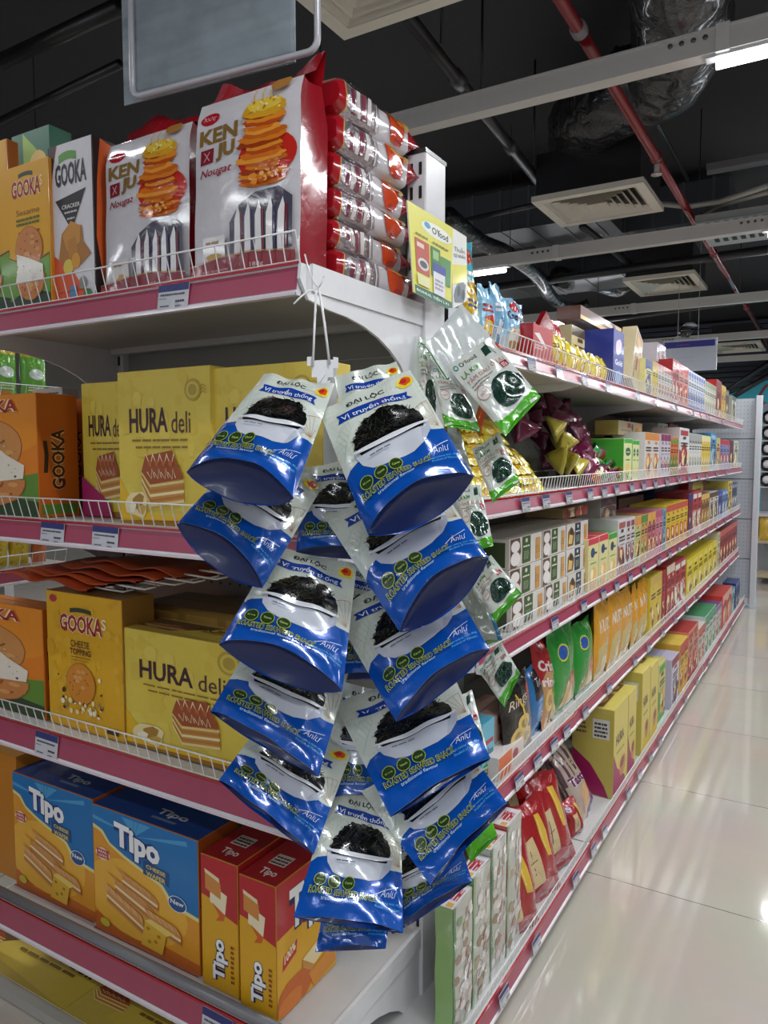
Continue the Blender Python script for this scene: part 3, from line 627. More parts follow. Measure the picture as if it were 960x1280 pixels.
def lying_pack(seed, L=.36, w=.15, h=.055):
    mb = MB(); rd = random.Random(seed); ph = [rd.uniform(0, 6) for _ in range(8)]; NY, NA = 30, 20
    def S(v, a, e=0):
        k = 1; 
        if v > .86: k = max(.06, 1-(v-.86)/.12)
        if v < .06: k = .62+.38*math.sin(v/.06*math.pi/2)
        c, s_ = math.cos(a), math.sin(a); pw = .45
        x = (abs(c)**pw)*(1 if c > 0 else -1)*w/2*(1 if v < .86 else 1+.08*(v-.86)/.14); zz = (abs(s_)**pw)*(1 if s_ > 0 else -1)*h/2*k
        r = 1+.02*math.sin(7*a+ph[0]+v*9)+.015*math.sin(23*v+ph[1]+2*a)+e*18
        return Vector((x*r, v*L, h/2+zz*r))
    ranges = [(0, .07, 'a01420', 'gloss'), (.07, .08, 'c8a04a', 'gloss'), (.08, .45, 'b9aeb2', 'silver'), (.45, .86, 'd6d2d6', 'film'), (.86, 1.0, '9e1622', 'gloss')]
    for v0, v1, c, fn in ranges:
        n = max(2, int((v1-v0)*NY)); V = [S(v0+(v1-v0)*j/n, 2*math.pi*i/NA) for j in range(n+1) for i in range(NA)]
        mb.add(V, [(j*NA+i, j*NA+(i+1) % NA, (j+1)*NA+(i+1) % NA, (j+1)*NA+i) for j in range(n) for i in range(NA)], M(c, fn), True)
    mb.add([S(0, 2*math.pi*i/NA) for i in range(NA)], [tuple(range(NA))], M('a01420', 'gloss'))
    # prints on the right-hand flank: sachets behind the clear window and the cake picture
    A = Art(.16); A.fin = 'film'
    for k in range(4): A.rect(.14+k*.06, .2, .18+k*.06, .8, ['7a3444', 'd8cfd2', '8a4050', 'e4dcdc'][k])
    A.rect(.42, .15, .435, .85, 'e9e4e6'); A.rect(.45, .15, .46, .85, '9a8a8e')
    A.poly([(.56, .9), (.66, .95), (.8, .93), (.8, .5), (.74, .2), (.68, .12), (.62, .25), (.58, .6)], 'd8481c'); A.poly([(.56, .95), (.8, .98), (.84, .7), (.7, .62), (.6, .75)], 'e08a2a'); A.ell(.7, .3, .05, .14, 'b8281c', 10); A.poly([(.8, .98), (.86, .95), (.85, .6), (.8, .55)], 'c8a060')
    for k in range(4): A.rect(.13+k*.035, .86, .15+k*.035, .93, 'f2eef0'); A.n -= .9
    art_on(mb, A, lambda u, v, e: S(u, (v-.5)*1.5, e), 20, 4)
    art_on(mb, (lambda B: (B.rect(.2, .1, .86, .9, 'dcd6d8'), B)[-1])(Art(.2)), lambda u, v, e: S(u, math.pi/2+(v-.5)*.9, e), 20, 4)
    return mb
zz = ELV[0][0]-.002; nt_ = (0, .052, .054, .054, .057, .062, .066)
for i in range(6):
    hh = [.064, .061, .061, .070, .073, .071][i]
    mb = lying_pack(20+i, L=.30, h=hh, w=.16)
    o = mb.build('nougat_pack', None, (-.885+[0, -.008, -.004, -.006, -.002, .0][i], 1.175+[.005, .0, .0, .0, .008, .012][i], zz), fix=False); zz += hh*.93
    o.rotation_euler = (0, 0, [-.03, .01, -.01, .01, -.015, 0][i])
    tag(o, 'red-ended clear nougat pack lying at the shelf end, %s from the bottom of its pile' % ORD[i], 'snack pack', 'nougat packs piled at the end of the top shelf')
# ================= hanging roasted seaweed pouches =================
def brush(A, cx, cy, L, ang, wd, col): 
    a = math.radians(ang); A.line([(cx-L/2*math.cos(a), cy-L/2*math.sin(a)*A.asp), (cx, cy+.1*L*A.asp), (cx+L/2*math.cos(a), cy+L/2*math.sin(a)*A.asp)], wd, col)
def seaweed_heap(A, cx, cy, rx, ry, n=130, seed=3, cols=('0a0b0a', '1b1d1a', '2b2d28', '060606', '3c3d36')):
    A.ell(cx, cy, rx, ry, '0b0c0b', 30, 0, 180, .05, seed=seed); A.poly([(cx-rx, cy+.004), (cx+rx, cy+.004), (cx+rx*.9, cy-ry*.25), (cx-rx*.9, cy-ry*.25)], '0b0c0b')
    rd = random.Random(seed)
    for i in range(n):
        a = math.radians(rd.uniform(2, 178)); q = rd.uniform(.1, 1.02); x = cx+rx*q*math.cos(a); y = cy+ry*q*math.sin(a)
        brush(A, x, y, rd.uniform(.03, .075), rd.uniform(-70, 70), rd.uniform(.004, .009), rd.choice(cols))
        if i % 26: A.n -= .9
def art_seaweed():
    A = Art(.8); A.fin = 'pouch'
    A.rect(0, 0, 1, 1, 'cfd6cc')
    # faint line drawing on the upper part
    for k in range(5):
        A.line([(.03+.04*k, .5+.05*k), (.1+.03*k, .6+.03*k), (.05+.04*k, .7+.02*k), (.14+.02*k, .78)], .004, 'a9bdae'); A.n -= .9
    for k in range(4): A.line([(.55+.05*k, .93), (.62+.05*k, .97), (.6+.04*k, .9), (.7+.05*k, .88)], .004, 'a9bdae'); A.n -= .9
    A.n += 1
    for k in range(7):   # brown shell lines at the right
        a = math.radians(60+k*13); A.line([(.97, .46), (.97+.26*math.cos(a+.5), .46+.19*math.sin(a+.5)*1.1)], .004, 'b88a6c'); A.n -= .9
    A.n += 1
    A.line([(.97+.26*math.cos(math.radians(60+k*13)+.5), .46+.21*math.sin(math.radians(60+k*13)+.5)) for k in range(7)], .005, 'b88a6c')
    # blue lower part
    A.poly([(0, 0), (1, 0), (1, .43), (.9, .425), (.75, .44), (.5, .45), (.3, .445), (.15, .455), (.06, .44), (0, .4)], '064ca6')
    # ribbon and title
    A.text('ĐẠI LỘC', .26, .895, .66, .955, '26352c', .02, slope=-.05)
    A.poly([(.12, .80), (.15, .835), (.13, .87), (.5, .86), (.86, .82), (.84, .785), (.88, .75), (.5, .785)], '123f9c')
    A.text('Vị truyền thống', .17, .80, .82, .86, 'e8edf2', .008, slope=-.06)
    A.ell(.89, .9, .09, .05, 'e8d23a', 12, wob=.12, seed=4); A.ell(.89, .905, .062, .032, 'd8551c', 14, wob=.15, seed=3); A.ell(.875, .908, .035, .018, 'b8261c', 10)
    # bowl with heap
    A.poly([(.14, .5), (.18, .41), (.26, .345), (.36, .32), (.64, .315), (.76, .34), (.85, .41), (.89, .5)], 'c8ccd6'); A.poly([(.74, .335), (.78, .35), (.87, .43), (.89, .5), (.81, .5)], 'b4bac8')
    seaweed_heap(A, .515, .53, .345, .225, 230, 5)
    A.ell(.515, .508, .375, .04, 'd9dce2', 26, 180, 360); A.line([(.14, .51), (.3, .482), (.515, .472), (.73, .482), (.89, .51)], .008, 'eceef0')
    A.bars(.27, .425, .5, .44, 1, '5a6070')
    # badges
    for k, t in enumerate(('Bổ sung', 'Vitamin', 'Canxi')):
        x = .15+k*.145; A.ell(x, .27, .062, .05, 'b0b83c', 18); A.ell(x, .27, .056, .045, '26401c', 18); A.text(t, x-.035, .262, x+.035, .28, 'b9c46a', .01)
    A.text('ROASTED SEAWEED SNACK', .07, .165, .74, .213, '1a3020', .004, out='c9cf4a', ow=.035)
    A.text('traditional flavour', .2, .118, .56, .15, 'b9d0e8', .005)
    A.text('Ánlư', .77, .21, .93, .275, 'dfe6ee', -.012, shear=.4); A.line([(.72, .22), (.8, .255), (.95, .29)], .005, 'dfe6ee')
    A.text('Khối lượng tịnh: 45g', .7, .155, .97, .18, '58b4e0', .005); A.text('Product of Vietnam', .72, .12, .96, .142, '58b4e0', .005)
    return A
FIN['pouch'] = (.2, .12, .9, .18, 13, .03); FIN['inside'] = (.28, .0, .22, .12, 14, .1)
ASW = art_seaweed()
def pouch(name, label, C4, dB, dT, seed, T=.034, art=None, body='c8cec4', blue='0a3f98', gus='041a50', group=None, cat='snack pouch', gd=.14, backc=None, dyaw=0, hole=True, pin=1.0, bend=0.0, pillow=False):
    """stand-up pouch from its four front corners (TL, TR, BL, BR) with depths, filled, its base gusset open"""
    TL, TR, BL, BR = [Vector(dp(*c, d)) for c, d in zip(C4, (dT-dyaw, dT+dyaw, dB-dyaw, dB+dyaw))]
    org = (TL+TR)/2; TL -= org; TR -= org; BL -= org; BR -= org
    N = (BR-BL+TR-TL).cross(TL-BL+TR-BR).normalized()
    if N.dot(CAM-org) < 0: N = -N
    up_ = ((TL+TR)-(BL+BR)).normalized(); rd = random.Random(seed); ph = [rd.uniform(0, 6.28) for _ in range(10)]
    def thick(u, v):
        g = ((1-v)**.75 if v < 1 else 0) if not pillow else (math.sin(math.pi*min(1, max(0, (v-.04)/.92)))**.6); e = max(0, 1-abs(2*u-1)**2.2)**.75
        return T*g*e*(.9+.1*math.sin(3*u+ph[0]))
    def base(u, v):
        b = BL.lerp(BR, u); t = TL.lerp(TR, u); return b.lerp(t, v)
    def wr(u, v):
        return (.0030*math.sin(8*u+5*v+ph[1])*math.sin(3*v+6*u+ph[2])+.0016*math.sin(17*u-9*v+ph[3])*(v*.8+.3)+.0016*math.sin(6*u+21*v+ph[4]))*(1 if .02 < u < .98 else .5)*pin
    def S(u, v, e=0):
        p = base(u, v); sag = -up_*(.010*math.sin(math.pi*u)*max(0, (.25-v))/.25*0)
        arch = up_*(.6*T)*math.sin(math.pi*u)*max(0, 1-v*5)
        return p+N*(thick(u, v)+wr(u, v)+e+bend*math.sin(math.pi*v))+sag+arch
    def Bk(u, v):
        return base(u, v)+N*(-thick(u, v)*.9+wr(u, v)*.5-.0012+bend*math.sin(math.pi*v))-up_*(.35*T if T > .02 else 0)*math.sin(math.pi*u)*max(0, 1-v*5)
    t = thing(name, label, cat, org, 0, group)
    mb = MB(); NU, NV = 24, 26
    W_ = NU+1; Fc = [(j*W_+i, j*W_+i+1, (j+1)*W_+i+1, (j+1)*W_+i) for j in range(NV) for i in range(NU)]
    mb.add([S(i/NU, j/NV) for j in range(NV+1) for i in range(W_)], Fc, M(body, 'pouch'), True)
    bc = backc or blue
    k = int(NV*.42)
    mb.add([Bk(i/NU, j/NV) for j in range(k+1) for i in range(W_)], [(j*W_+i, j*W_+i+1, (j+1)*W_+i+1, (j+1)*W_+i) for j in range(k) for i in range(NU)], M(bc, 'pouch'), True)
    mb.add([Bk(i/NU, j/NV) for j in range(k, NV+1) for i in range(W_)], [(j*W_+i, j*W_+i+1, (j+1)*W_+i+1, (j+1)*W_+i) for j in range(NV-k) for i in range(NU)], M(body, 'pouch'), True)
    for u in (0, 1):      # side seals
        V = []
        for j in range(NV+1): V += [S(u, j/NV), Bk(u, j/NV)]
        mb.add(V, [(2*j, 2*j+1, 2*j+3, 2*j+2) for j in range(NV)], M(body if u else body, 'pouch'), True)
    mb.add([q for i in range(W_) for q in (S(i/NU, 1), Bk(i/NU, 1))], [(2*i, 2*i+1, 2*i+3, 2*i+2) for i in range(NU)], M(body, 'pouch'))
    art_on(mb, art or ASW, S, 22, 22, .00011)
    mb.build('pouch_body', t, fix=False)
    # base gusset: from the front hem inwards to the fold and out to the back hem
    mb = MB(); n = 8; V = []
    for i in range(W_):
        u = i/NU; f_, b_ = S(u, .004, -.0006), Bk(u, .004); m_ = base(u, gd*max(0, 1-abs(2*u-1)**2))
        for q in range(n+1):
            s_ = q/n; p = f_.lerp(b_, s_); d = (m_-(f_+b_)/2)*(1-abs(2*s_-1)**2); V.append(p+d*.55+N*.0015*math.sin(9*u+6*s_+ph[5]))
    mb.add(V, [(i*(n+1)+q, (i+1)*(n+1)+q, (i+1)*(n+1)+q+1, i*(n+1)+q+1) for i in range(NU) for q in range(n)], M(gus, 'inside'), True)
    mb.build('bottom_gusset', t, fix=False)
    return t
GR = None
# (label, corners TL TR BL BR, depth bottom, depth top, yaw)
LB = [
 ('topmost blue and white roasted seaweed pouch on the left of the hanging strip', [(330, 468), (418, 480), (233, 590), (367, 622)], 1.05, 1.19, -.01),
 ('second seaweed pouch from the top on the left, top hidden by the first', [(300, 566), (408, 600), (221, 655), (328, 735)], 1.10, 1.23, .0),
 ('third seaweed pouch from the top on the left, black seaweed in a glare', [(345, 682), (446, 706), (274, 806), (428, 864)], 1.07, 1.20, -.01),
 ('fourth seaweed pouch from the top on the left side of the strip', [(318, 796), (440, 826), (263, 890), (398, 971)], 1.10, 1.23, 0),
 ('fifth and lowest seaweed pouch in the left column', [(330, 898), (440, 938), (273, 976), (392, 1068)], 1.11, 1.23, 0)]
for i, (lb, c, db, dt, dy) in enumerate(LB): pouch('seaweed_pouch', lb, c, db, dt, 10+i, T=[.034, .028, .030, .011, .006][i], group='seaweed pouches hanging on the strip', dyaw=dy)
RB = [
 ('topmost seaweed pouch on the right, its dark blue base gaping', [(398, 512), (512, 462), (460, 668), (592, 596)], 1.05, 1.18, .01),
 ('second seaweed pouch from the top on the right of the strip', [(402, 642), (538, 590), (500, 790), (611, 698)], 1.07, 1.21, .01),
 ('third seaweed pouch from the top in the right column', [(415, 762), (548, 700), (495, 902), (612, 812)], 1.08, 1.22, .01),
 ('fourth seaweed pouch from the top in the right column', [(418, 880), (560, 828), (488, 1021), (613, 948)], 1.09, 1.23, .01),
 ('fifth seaweed pouch in the right column, turned furthest out to the right', [(452, 990), (570, 915), (538, 1106), (634, 1004)], 1.07, 1.2, .01),
 ('dim seaweed pouch tucked under the fifth one, low on the right', [(470, 1058), (566, 1020), (490, 1168), (590, 1102)], 1.15, 1.24, .01)]
for i, (lb, c, db, dt, dy) in enumerate(RB): pouch('seaweed_pouch', lb, c, db, dt, 30+i, T=[.036, .030, .020, .007, .006, .010][i], group='seaweed pouches hanging on the strip', dyaw=dy)
pouch('seaweed_pouch', 'lowest seaweed pouch facing straight out at the bottom middle of the strip', [(416, 986), (500, 1004), (367, 1146), (504, 1166)], 1.08, 1.22, 50, T=.008, group='seaweed pouches hanging on the strip')
pouch('seaweed_pouch', 'seaweed pouch whose blue hem alone shows below the middle one', [(420, 1050), (500, 1060), (394, 1190), (482, 1186)], 1.18, 1.26, 51, T=.012, group='seaweed pouches hanging on the strip', dyaw=0)
# pouches seen between the two columns (their pale upper halves)
MBs = [('pale seaweed pouch behind the top pair, turned away from the strip', [(418, 470), (495, 452), (440, 600), (545, 560)], 1.20, 1.26),
       ('pale seaweed pouch in the gap below the top pair', [(380, 585), (470, 570), (370, 690), (480, 700)], 1.19, 1.24),
       ('pale seaweed pouch in the gap at mid strip', [(425, 700), (500, 720), (400, 850), (500, 850)], 1.22, 1.26),
       ('pale seaweed pouch in the gap lower on the strip', [(420, 850), (500, 870), (400, 1000), (500, 1000)], 1.22, 1.26)]
for i, (lb, c, db, dt) in enumerate(MBs): pouch('seaweed_pouch', lb, c, db, dt, 60+i, group='seaweed pouches hanging on the strip', T=.02)
# the strip, its clip and the string
st = thing('hanging_strip', 'white plastic clip strip and string hung from the shelf corner bracket', 'clip strip', dp(405, 460, 1.275))
o0 = Vector(st.location)
def rel(p): return Vector(p)-o0
mb = MB()
for a, b in (((384, 446), (423, 472)),):
    p0, p1 = rel(dp(a[0], b[1], 1.268)), rel(dp(b[0], a[1], 1.268)); ux = RT*((p1-p0).dot(RT)); uy = UP*((p1-p0).dot(UP)); n = -FW*.003
    P = [(0, .55), (.15, .55), (.15, 0), (.32, 0), (.32, -.5), (.66, -.5), (.66, 0), (.84, 0), (.84, .45), (1, .45), (1, .95), (.84, .98), (.84, .85), (.16, .8), (.16, 1), (0, .98)]
    V = [p0+ux*x+uy*y for x, y in P]+[p0+ux*x+uy*y+n for x, y in P]; m_ = len(P)
    tri = tessellate_polygon([[Vector((x, y, 0)) for x, y in P]])
    mb.add(V, [tuple(i+m_ for i in t) for t in tri]+[tuple(t)[::-1] for t in tri]+[(i, (i+1) % m_, m_+(i+1) % m_, m_+i) for i in range(m_)], M('e4e4e6', 'gloss'))
mb.build('clip', st)
mb = MB(); mb.prism([(-.012, 0), (.012, 0), (.012, .0015), (-.012, .0015)], 2, 0, -.9, M('d2d2d4', 'gloss'))
R_ = Matrix.Rotation(YAW, 3, 'Z'); mb.V = [tuple(R_ @ Vector(v)+Vector((.004, .012, 0))) for v in mb.V]; mb.build('strip', st)
def cord(P, r=.0022): MB().tube([rel(q) for q in P], r, M('e2e2e2', 'gloss'), 6).build('string', st)
hk = dp(398, 360, 1.272)
cord([dp(391, 458, 1.262), dp(393, 410, 1.264), dp(395, 366, 1.268), hk]); cord([dp(412, 455, 1.262), dp(405, 400, 1.264), dp(399, 362, 1.268), hk])
cord([hk, dp(392, 352, 1.275), dp(384, 330, 1.285), dp(381, 318, 1.29)], .0016); cord([hk, dp(386, 363, 1.255), dp(376, 371, 1.245), dp(367, 380, 1.24)], .0016); cord([hk, dp(403, 352, 1.26), dp(405, 346, 1.27)], .0014)
cord([dp(405, 468, 1.262), dp(398, 478, 1.26), dp(405, 486, 1.262), dp(412, 476, 1.262)], .0014)

# ================= small green and white seaweed packs at the post =================
def art_green():
    A = Art(.68); A.fin = 'pouch'; A.rect(0, 0, 1, 1, 'd4dad4'); A.poly([(0, 0), (1, 0), (1, .16), (.85, .12), (.5, .1), (.15, .13), (0, .2)], '4fae1e')
    A.ell(.1, .9, .05, .034, '2a8a86', 14); A.ell(.1, .9, .028, .018, 'd4dad4', 12); A.text("O'food", .18, .87, .56, .935, '23402c', .01); A.poly([(.68, .8), (.84, .82), (.86, .96), (.72, .94)], '1f4438'); A.line([(.9, .78), (.84, .99)], .012, '5a3a2a')
    A.text('LÁ KIM', .08, .745, .5, .815, '4f8a3a', .02); A.text('TẨM DẦU Ô LIU', .08, .65, .94, .725, 'b8604a', 0); A.bars(.1, .6, .6, .63, 1, '9a8a80'); A.bars(.1, .565, .5, .59, 1, '9a8a80')
    A.ell(.2, .48, .13, .085, 'c08a84', 20); A.ell(.2, .48, .115, .075, 'dcdcd6', 20); A.text('GIÒN', .12, .465, .28, .5, 'b05a50', .01)
    A.poly([(.8, .56), (.95, .56), (.95, .64), (.8, .64)], 'a02438'); A.bars(.82, .57, .93, .63, 3, 'e8d8d8')
    A.ell(.62, .33, .33, .2, '1c3a30', 26, wob=.05, seed=2); rd = random.Random(5)
    for i in range(80):
        a = rd.uniform(0, 6.28); q = rd.uniform(0, .95); brush(A, .62+.31*q*math.cos(a), .33+.19*q*math.sin(a), rd.uniform(.05, .11), rd.uniform(-80, 80), rd.uniform(.006, .014), rd.choice(['0f2420', '2c5a44', '173028', '4a7a5c', '0c1a16']))
        if i % 20: A.n -= .9
    return A
AGR = art_green()
def plain_art(c, stripe=None, stripe2=None):
    A = Art(.7); A.fin = 'pouch'; A.rect(0, 0, 1, 1, c)
    if stripe: A.poly([(.86, 0), (1, 0), (1, 1), (.9, 1)], stripe)
    if stripe2: A.rect(0, 0, 1, .06, stripe2)
    return A
GRN = [
 ('grey-white back of a seaweed pack at the top of the green cluster', [(577, 379), (624, 432), (531, 432), (600, 548)], 1.56, 1.60, plain_art('d2d8d8', 'c8481c'), 'c4c8c8'),
 ('green-edged seaweed pack seen nearly edge-on against the post', [(522, 420), (542, 428), (526, 530), (548, 540)], 1.60, 1.63, None, '4fae1e'),
 ('white seaweed pack with bright green base, left of the lettered one', [(538, 455), (574, 462), (556, 533), (601, 540)], 1.53, 1.58, None, None),
 ('white seaweed pack with green lettering, largest of the green cluster', [(558, 458), (612, 422), (632, 545), (676, 496)], 1.46, 1.53, None, None),
 ('glossy seaweed pack hanging over the yellow packets, second shelf', [(590, 562), (624, 540), (616, 628), (650, 602)], 1.50, 1.56, None, None),
 ('seaweed pack above the fourth rail, beside the topmost right pouch', [(566, 608), (600, 606), (585, 690), (617, 682)], 1.46, 1.53, None, None),
 ('seaweed pack with round dark green picture beside the white cartons', [(586, 726), (614, 694), (620, 778), (652, 742)], 1.46, 1.53, None, None),
 ('clear grey seaweed pack back between two lettered packs', [(560, 735), (602, 725), (590, 812), (628, 800)], 1.56, 1.6, plain_art('9aa09a', '2f6a8a'), '8c928c'),
 ('seaweed pack with lettering tilted left above the peach box', [(596, 836), (626, 802), (630, 884), (650, 842)], 1.46, 1.53, None, None),
 ('seaweed pack partly hidden by the blue pouches, near the small boxes', [(560, 878), (590, 862), (590, 962), (612, 950)], 1.44, 1.52, None, None),
 ('grey back of a seaweed pack below the white-green one', [(530, 545), (575, 538), (540, 610), (590, 590)], 1.58, 1.62, plain_art('a4a8a4'), '9a9e9a'),
 ('green base of a seaweed pack poking out at the lowest blue pouch', [(560, 1000), (600, 985), (588, 1078), (622, 1045)], 1.42, 1.52, plain_art('58b422'), '58b422')]
for i, (lb, c, db, dt, ar, bd) in enumerate(GRN):
    pouch('seaweed_pack', lb, c, db, dt, 80+i, T=.013, art=ar or AGR, body=bd or 'd0d6d0', blue='4fae1e', gus='3c8a18', backc=bd or '4fae1e', gd=.05, group='green seaweed packs at the post', pin=.9, pillow=True)
st2 = thing('hanging_strip', 'clear clip strip on the white post behind the green seaweed packs', 'clip strip', dp(566, 420, 1.645))
MB().box((-.01, -.001, -.85), (.01, .001, .06), M('c8ccd0', 'gloss')).build('strip', st2, fix=False); st2.rotation_euler.z = YAW

# price poster hung on the post
def poster(name, label, TLp, TRp, BRp, BLp, X, fill):
    P = [on(*q, 0, X) for q in (BLp, BRp, TRp, TLp)]; o = P[0].copy()
    mb = MB(); V = [p-o for p in P]; n = Vector((.0025, 0, 0)); W2 = V+[v-n for v in V]
    mb.add(W2, [(0, 1, 2, 3), (7, 6, 5, 4), (0, 4, 5, 1), (1, 5, 6, 2), (2, 6, 7, 3), (3, 7, 4, 0)], M('d8d8c8', 'gloss'))
    A = Art(.6); fill(A)
    def S(u, v, e=0): return V[0].lerp(V[1], u).lerp(V[3].lerp(V[2], u), v)+Vector((e+.0002, 0, 0))
    art_on(mb, A, S, 6, 6, .00012); ob = mb.build(name, None, o, fix=False); tag(ob, label, 'sign'); return ob
def pf(A):
    A.rect(0, 0, 1, 1, 'e2dc52'); A.rect(.04, .0, 1, .1, '1c6a50'); A.text('BONUS, TIỆN LỢI', .08, .03, .92, .075, 'e2ecdc', .03)
    A.ell(.62, .83, .36, .08, 'eef0e8', 20); A.ell(.4, .85, .07, .035, '3a9ac4', 14); A.text("O'food", .5, .79, .88, .87, '2b2f34', .02)
    A.rect(.1, .26, .42, .64, 'c04a38'); A.rect(.14, .55, .3, .6, 'e8d0c0'); A.ell(.27, .37, .13, .07, 'd8d4d0', 12); A.ell(.27, .37, .09, .04, '4a4a58', 12)
    A.rect(.46, .3, .68, .64, '2f7a36'); A.rect(.7, .26, .95, .58, '3a8a3a'); A.rect(.5, .5, .64, .6, '9ac47a'); A.rect(.5, .1, .8, .42, 'e4e4ea'); A.rect(.5, .36, .82, .46, '2b3f9c'); A.bars(.54, .16, .76, .3, 3, '9a9aa4'); A.bars(.12, .68, .4, .71, 1, '6a6a3a'); A.bars(.5, .68, .9, .71, 1, '6a6a3a'); A.rect(.1, .12, .4, .24, 'e8e4a4')
poster('price_poster', 'yellow and white promotional card with price label hung beside the post', (509, 250), (566, 285), (564, 388), (517, 365), -.745, pf)
def pf2(A):
    A.rect(0, 0, 1, 1, 'e6e6e0'); A.rect(0, .3, 1, .55, 'e4dc44'); A.text('Thuần', .15, .72, .85, .8, '4a5a66', .01); A.text('tự nhiên', .12, .63, .88, .7, '4a5a66', .01); A.ell(.5, .16, .4, .16, '6a7880', 12, wob=.2); A.ell(.4, .2, .12, .08, '2c3a44', 9); A.ell(.7, .12, .12, .08, '2c3a44', 9)
poster('price_poster', 'narrow white and yellow card just behind the promotional card', (564, 284), (583, 296), (584, 376), (566, 386), -.752, pf2)
# ================= goods on the aisle rack (fronts face +X) =================
ZL = {nm: z-.0025 for nm, z, h, ax in ALV}; XL = {nm: ax for nm, z, h, ax in ALV}
YB = {'top': (443, .30), 'second': (640, -.19), 'third': (790, -.62), 'fourth': (960, -1.05), 'bottom': (1240, -1.6)}
NEAR = {}
def ypos(px, lv, X): return on(px, 560, 0, X).y
def ztop(px, py, X): return on(px, py, 0, X).z
def gen_art(seed, base, acc, acc2=None, pic='d9a04a', asp=.4, txt=None, dark='4a3a30'):
    rd = random.Random(seed); A = Art(asp); A.rect(0, 0, 1, 1, base); k = rd.randrange(3)
    if k == 0: A.rect(0, .84, 1, 1, acc)
    elif k == 1: A.poly([(0, 1), (1, 1), (1, .72), (.5, .8), (0, .7)], acc)
    else: A.rect(0, 0, 1, .12, acc); A.rect(.1, .84, .9, .95, acc)
    A.ell(.5, .3, .34, .34*asp, pic, 12, wob=.12, seed=seed); A.ell(.42, .36, .16, .16*asp, acc2 or 'f0d8a8', 9, wob=.15, seed=seed+1); A.ell(.62, .24, .13, .13*asp, dark, 8, wob=.2, seed=seed+2)
    crumbs(A, .08, .04, .92, .48, 12, [pic, acc, acc2 or 'f0d8a8', dark, base], .09, seed)
    if k == 2: A.poly([(0, .2), (.3, .35), (.2, .5), (0, .55)], acc2 or acc)
    A.bars(.14, .6, .86, .72, 2, dark, seed)
    A.bars(.2, .53, .8, .56, 1, acc, seed+5); A.rect(.35, .76, .65, .82, dark if k else acc); return A
def rcarton(lv, px0, px1, py, n, base, mk, desc, cat='box', name='snack_carton', X=None, d=.16, z=None, label=None, group=None, **kw):
    """n equal cartons with their fronts between two image columns; py = height of the near top corner"""
    X = XL[lv]-.012 if X is None else X
    y0, y1 = ypos(px0, lv, X), ypos(px1, lv, X); z0 = ZL[lv] if z is None else z; h = ztop(px0, py, X)-z0; w = (y1-y0)/n-.0015
    A = mk(w/h) if mk else None; me = None; out = []
    for i in range(n):
        if me is None:
            mb = carton(w, d, h, base, front=A, **kw); me = mb.mesh(name)
        yy = y0+(i+.5)*(y1-y0)/n
        lb = label if (label and n == 1) else '%s, %s in its row, %s aisle shelf' % (desc, ORD[i], lv) if n > 1 else '%s on the %s aisle shelf' % (desc, lv)
        o = inst(name, me, lb, cat, (X, yy, z0+.0005), (0, 0, math.pi/2), group or (desc+'s' if n > 1 else None)); out.append(o)
    return out, h, y0, y1
def pack_mesh(w, h, t, seed, base, A=None, fin='foil', seal=.05, nu=14, nv=18, wr=1.0, sealc=None, lie=False):
    """crimped pillow pack, origin bottom centre, front faces -y; t = thickness"""
    rd = random.Random(seed); ph = [rd.uniform(0, 6.28) for _ in range(8)]
    def prof(u, v):
        e = max(0, 1-abs(2*u-1)**2.6)**.6; vv = 0 if v < seal or v > 1-seal else math.sin(math.pi*(v-seal)/(1-2*seal))**.55
        return t/2*e*vv*(.85+.15*math.sin(5*u+ph[0])*math.sin(6*v+ph[1]))
    def pt(u, v, s, e=0):
        x = (u-.5)*w*(1-.05*math.sin(math.pi*v)**2*.6); wv = .0018*wr*math.sin(13*u+7*v+ph[2])*math.sin(9*v-4*u+ph[3])+.0014*wr*math.sin(25*u+ph[4]+4*math.sin(6*v))*(abs(2*v-1)**2)
        return Vector((x, -s*(prof(u, v)+.0008)+wv-s*e+t/2, v*h+.004*wr*math.sin(9*u+ph[5])*(v > .9)))
    mb = MB(); W_ = nu+1; mt = M(base, fin)
    for s in (1, -1):
        k0 = int(nv*.12)
        mb.add([pt(i/nu, j/nv, s) for j in range(nv+1) for i in range(W_)], [(j*W_+i, j*W_+i+1, (j+1)*W_+i+1, (j+1)*W_+i)[::s] for j in range(nv) for i in range(nu)], mt, True)
    if sealc:
        for v0, v1 in ((0, seal), (1-seal, 1)):
            mb.add([pt(i/nu, v, 1, .0006) for v in (v0, v1) for i in range(W_)], [(i, i+1, W_+i+1, W_+i) for i in range(nu)], M(sealc, fin), True)
    if A: art_on(mb, A, lambda u, v, e: pt(u, v, 1, e+.0003), nu, nv, .00012)
    return mb
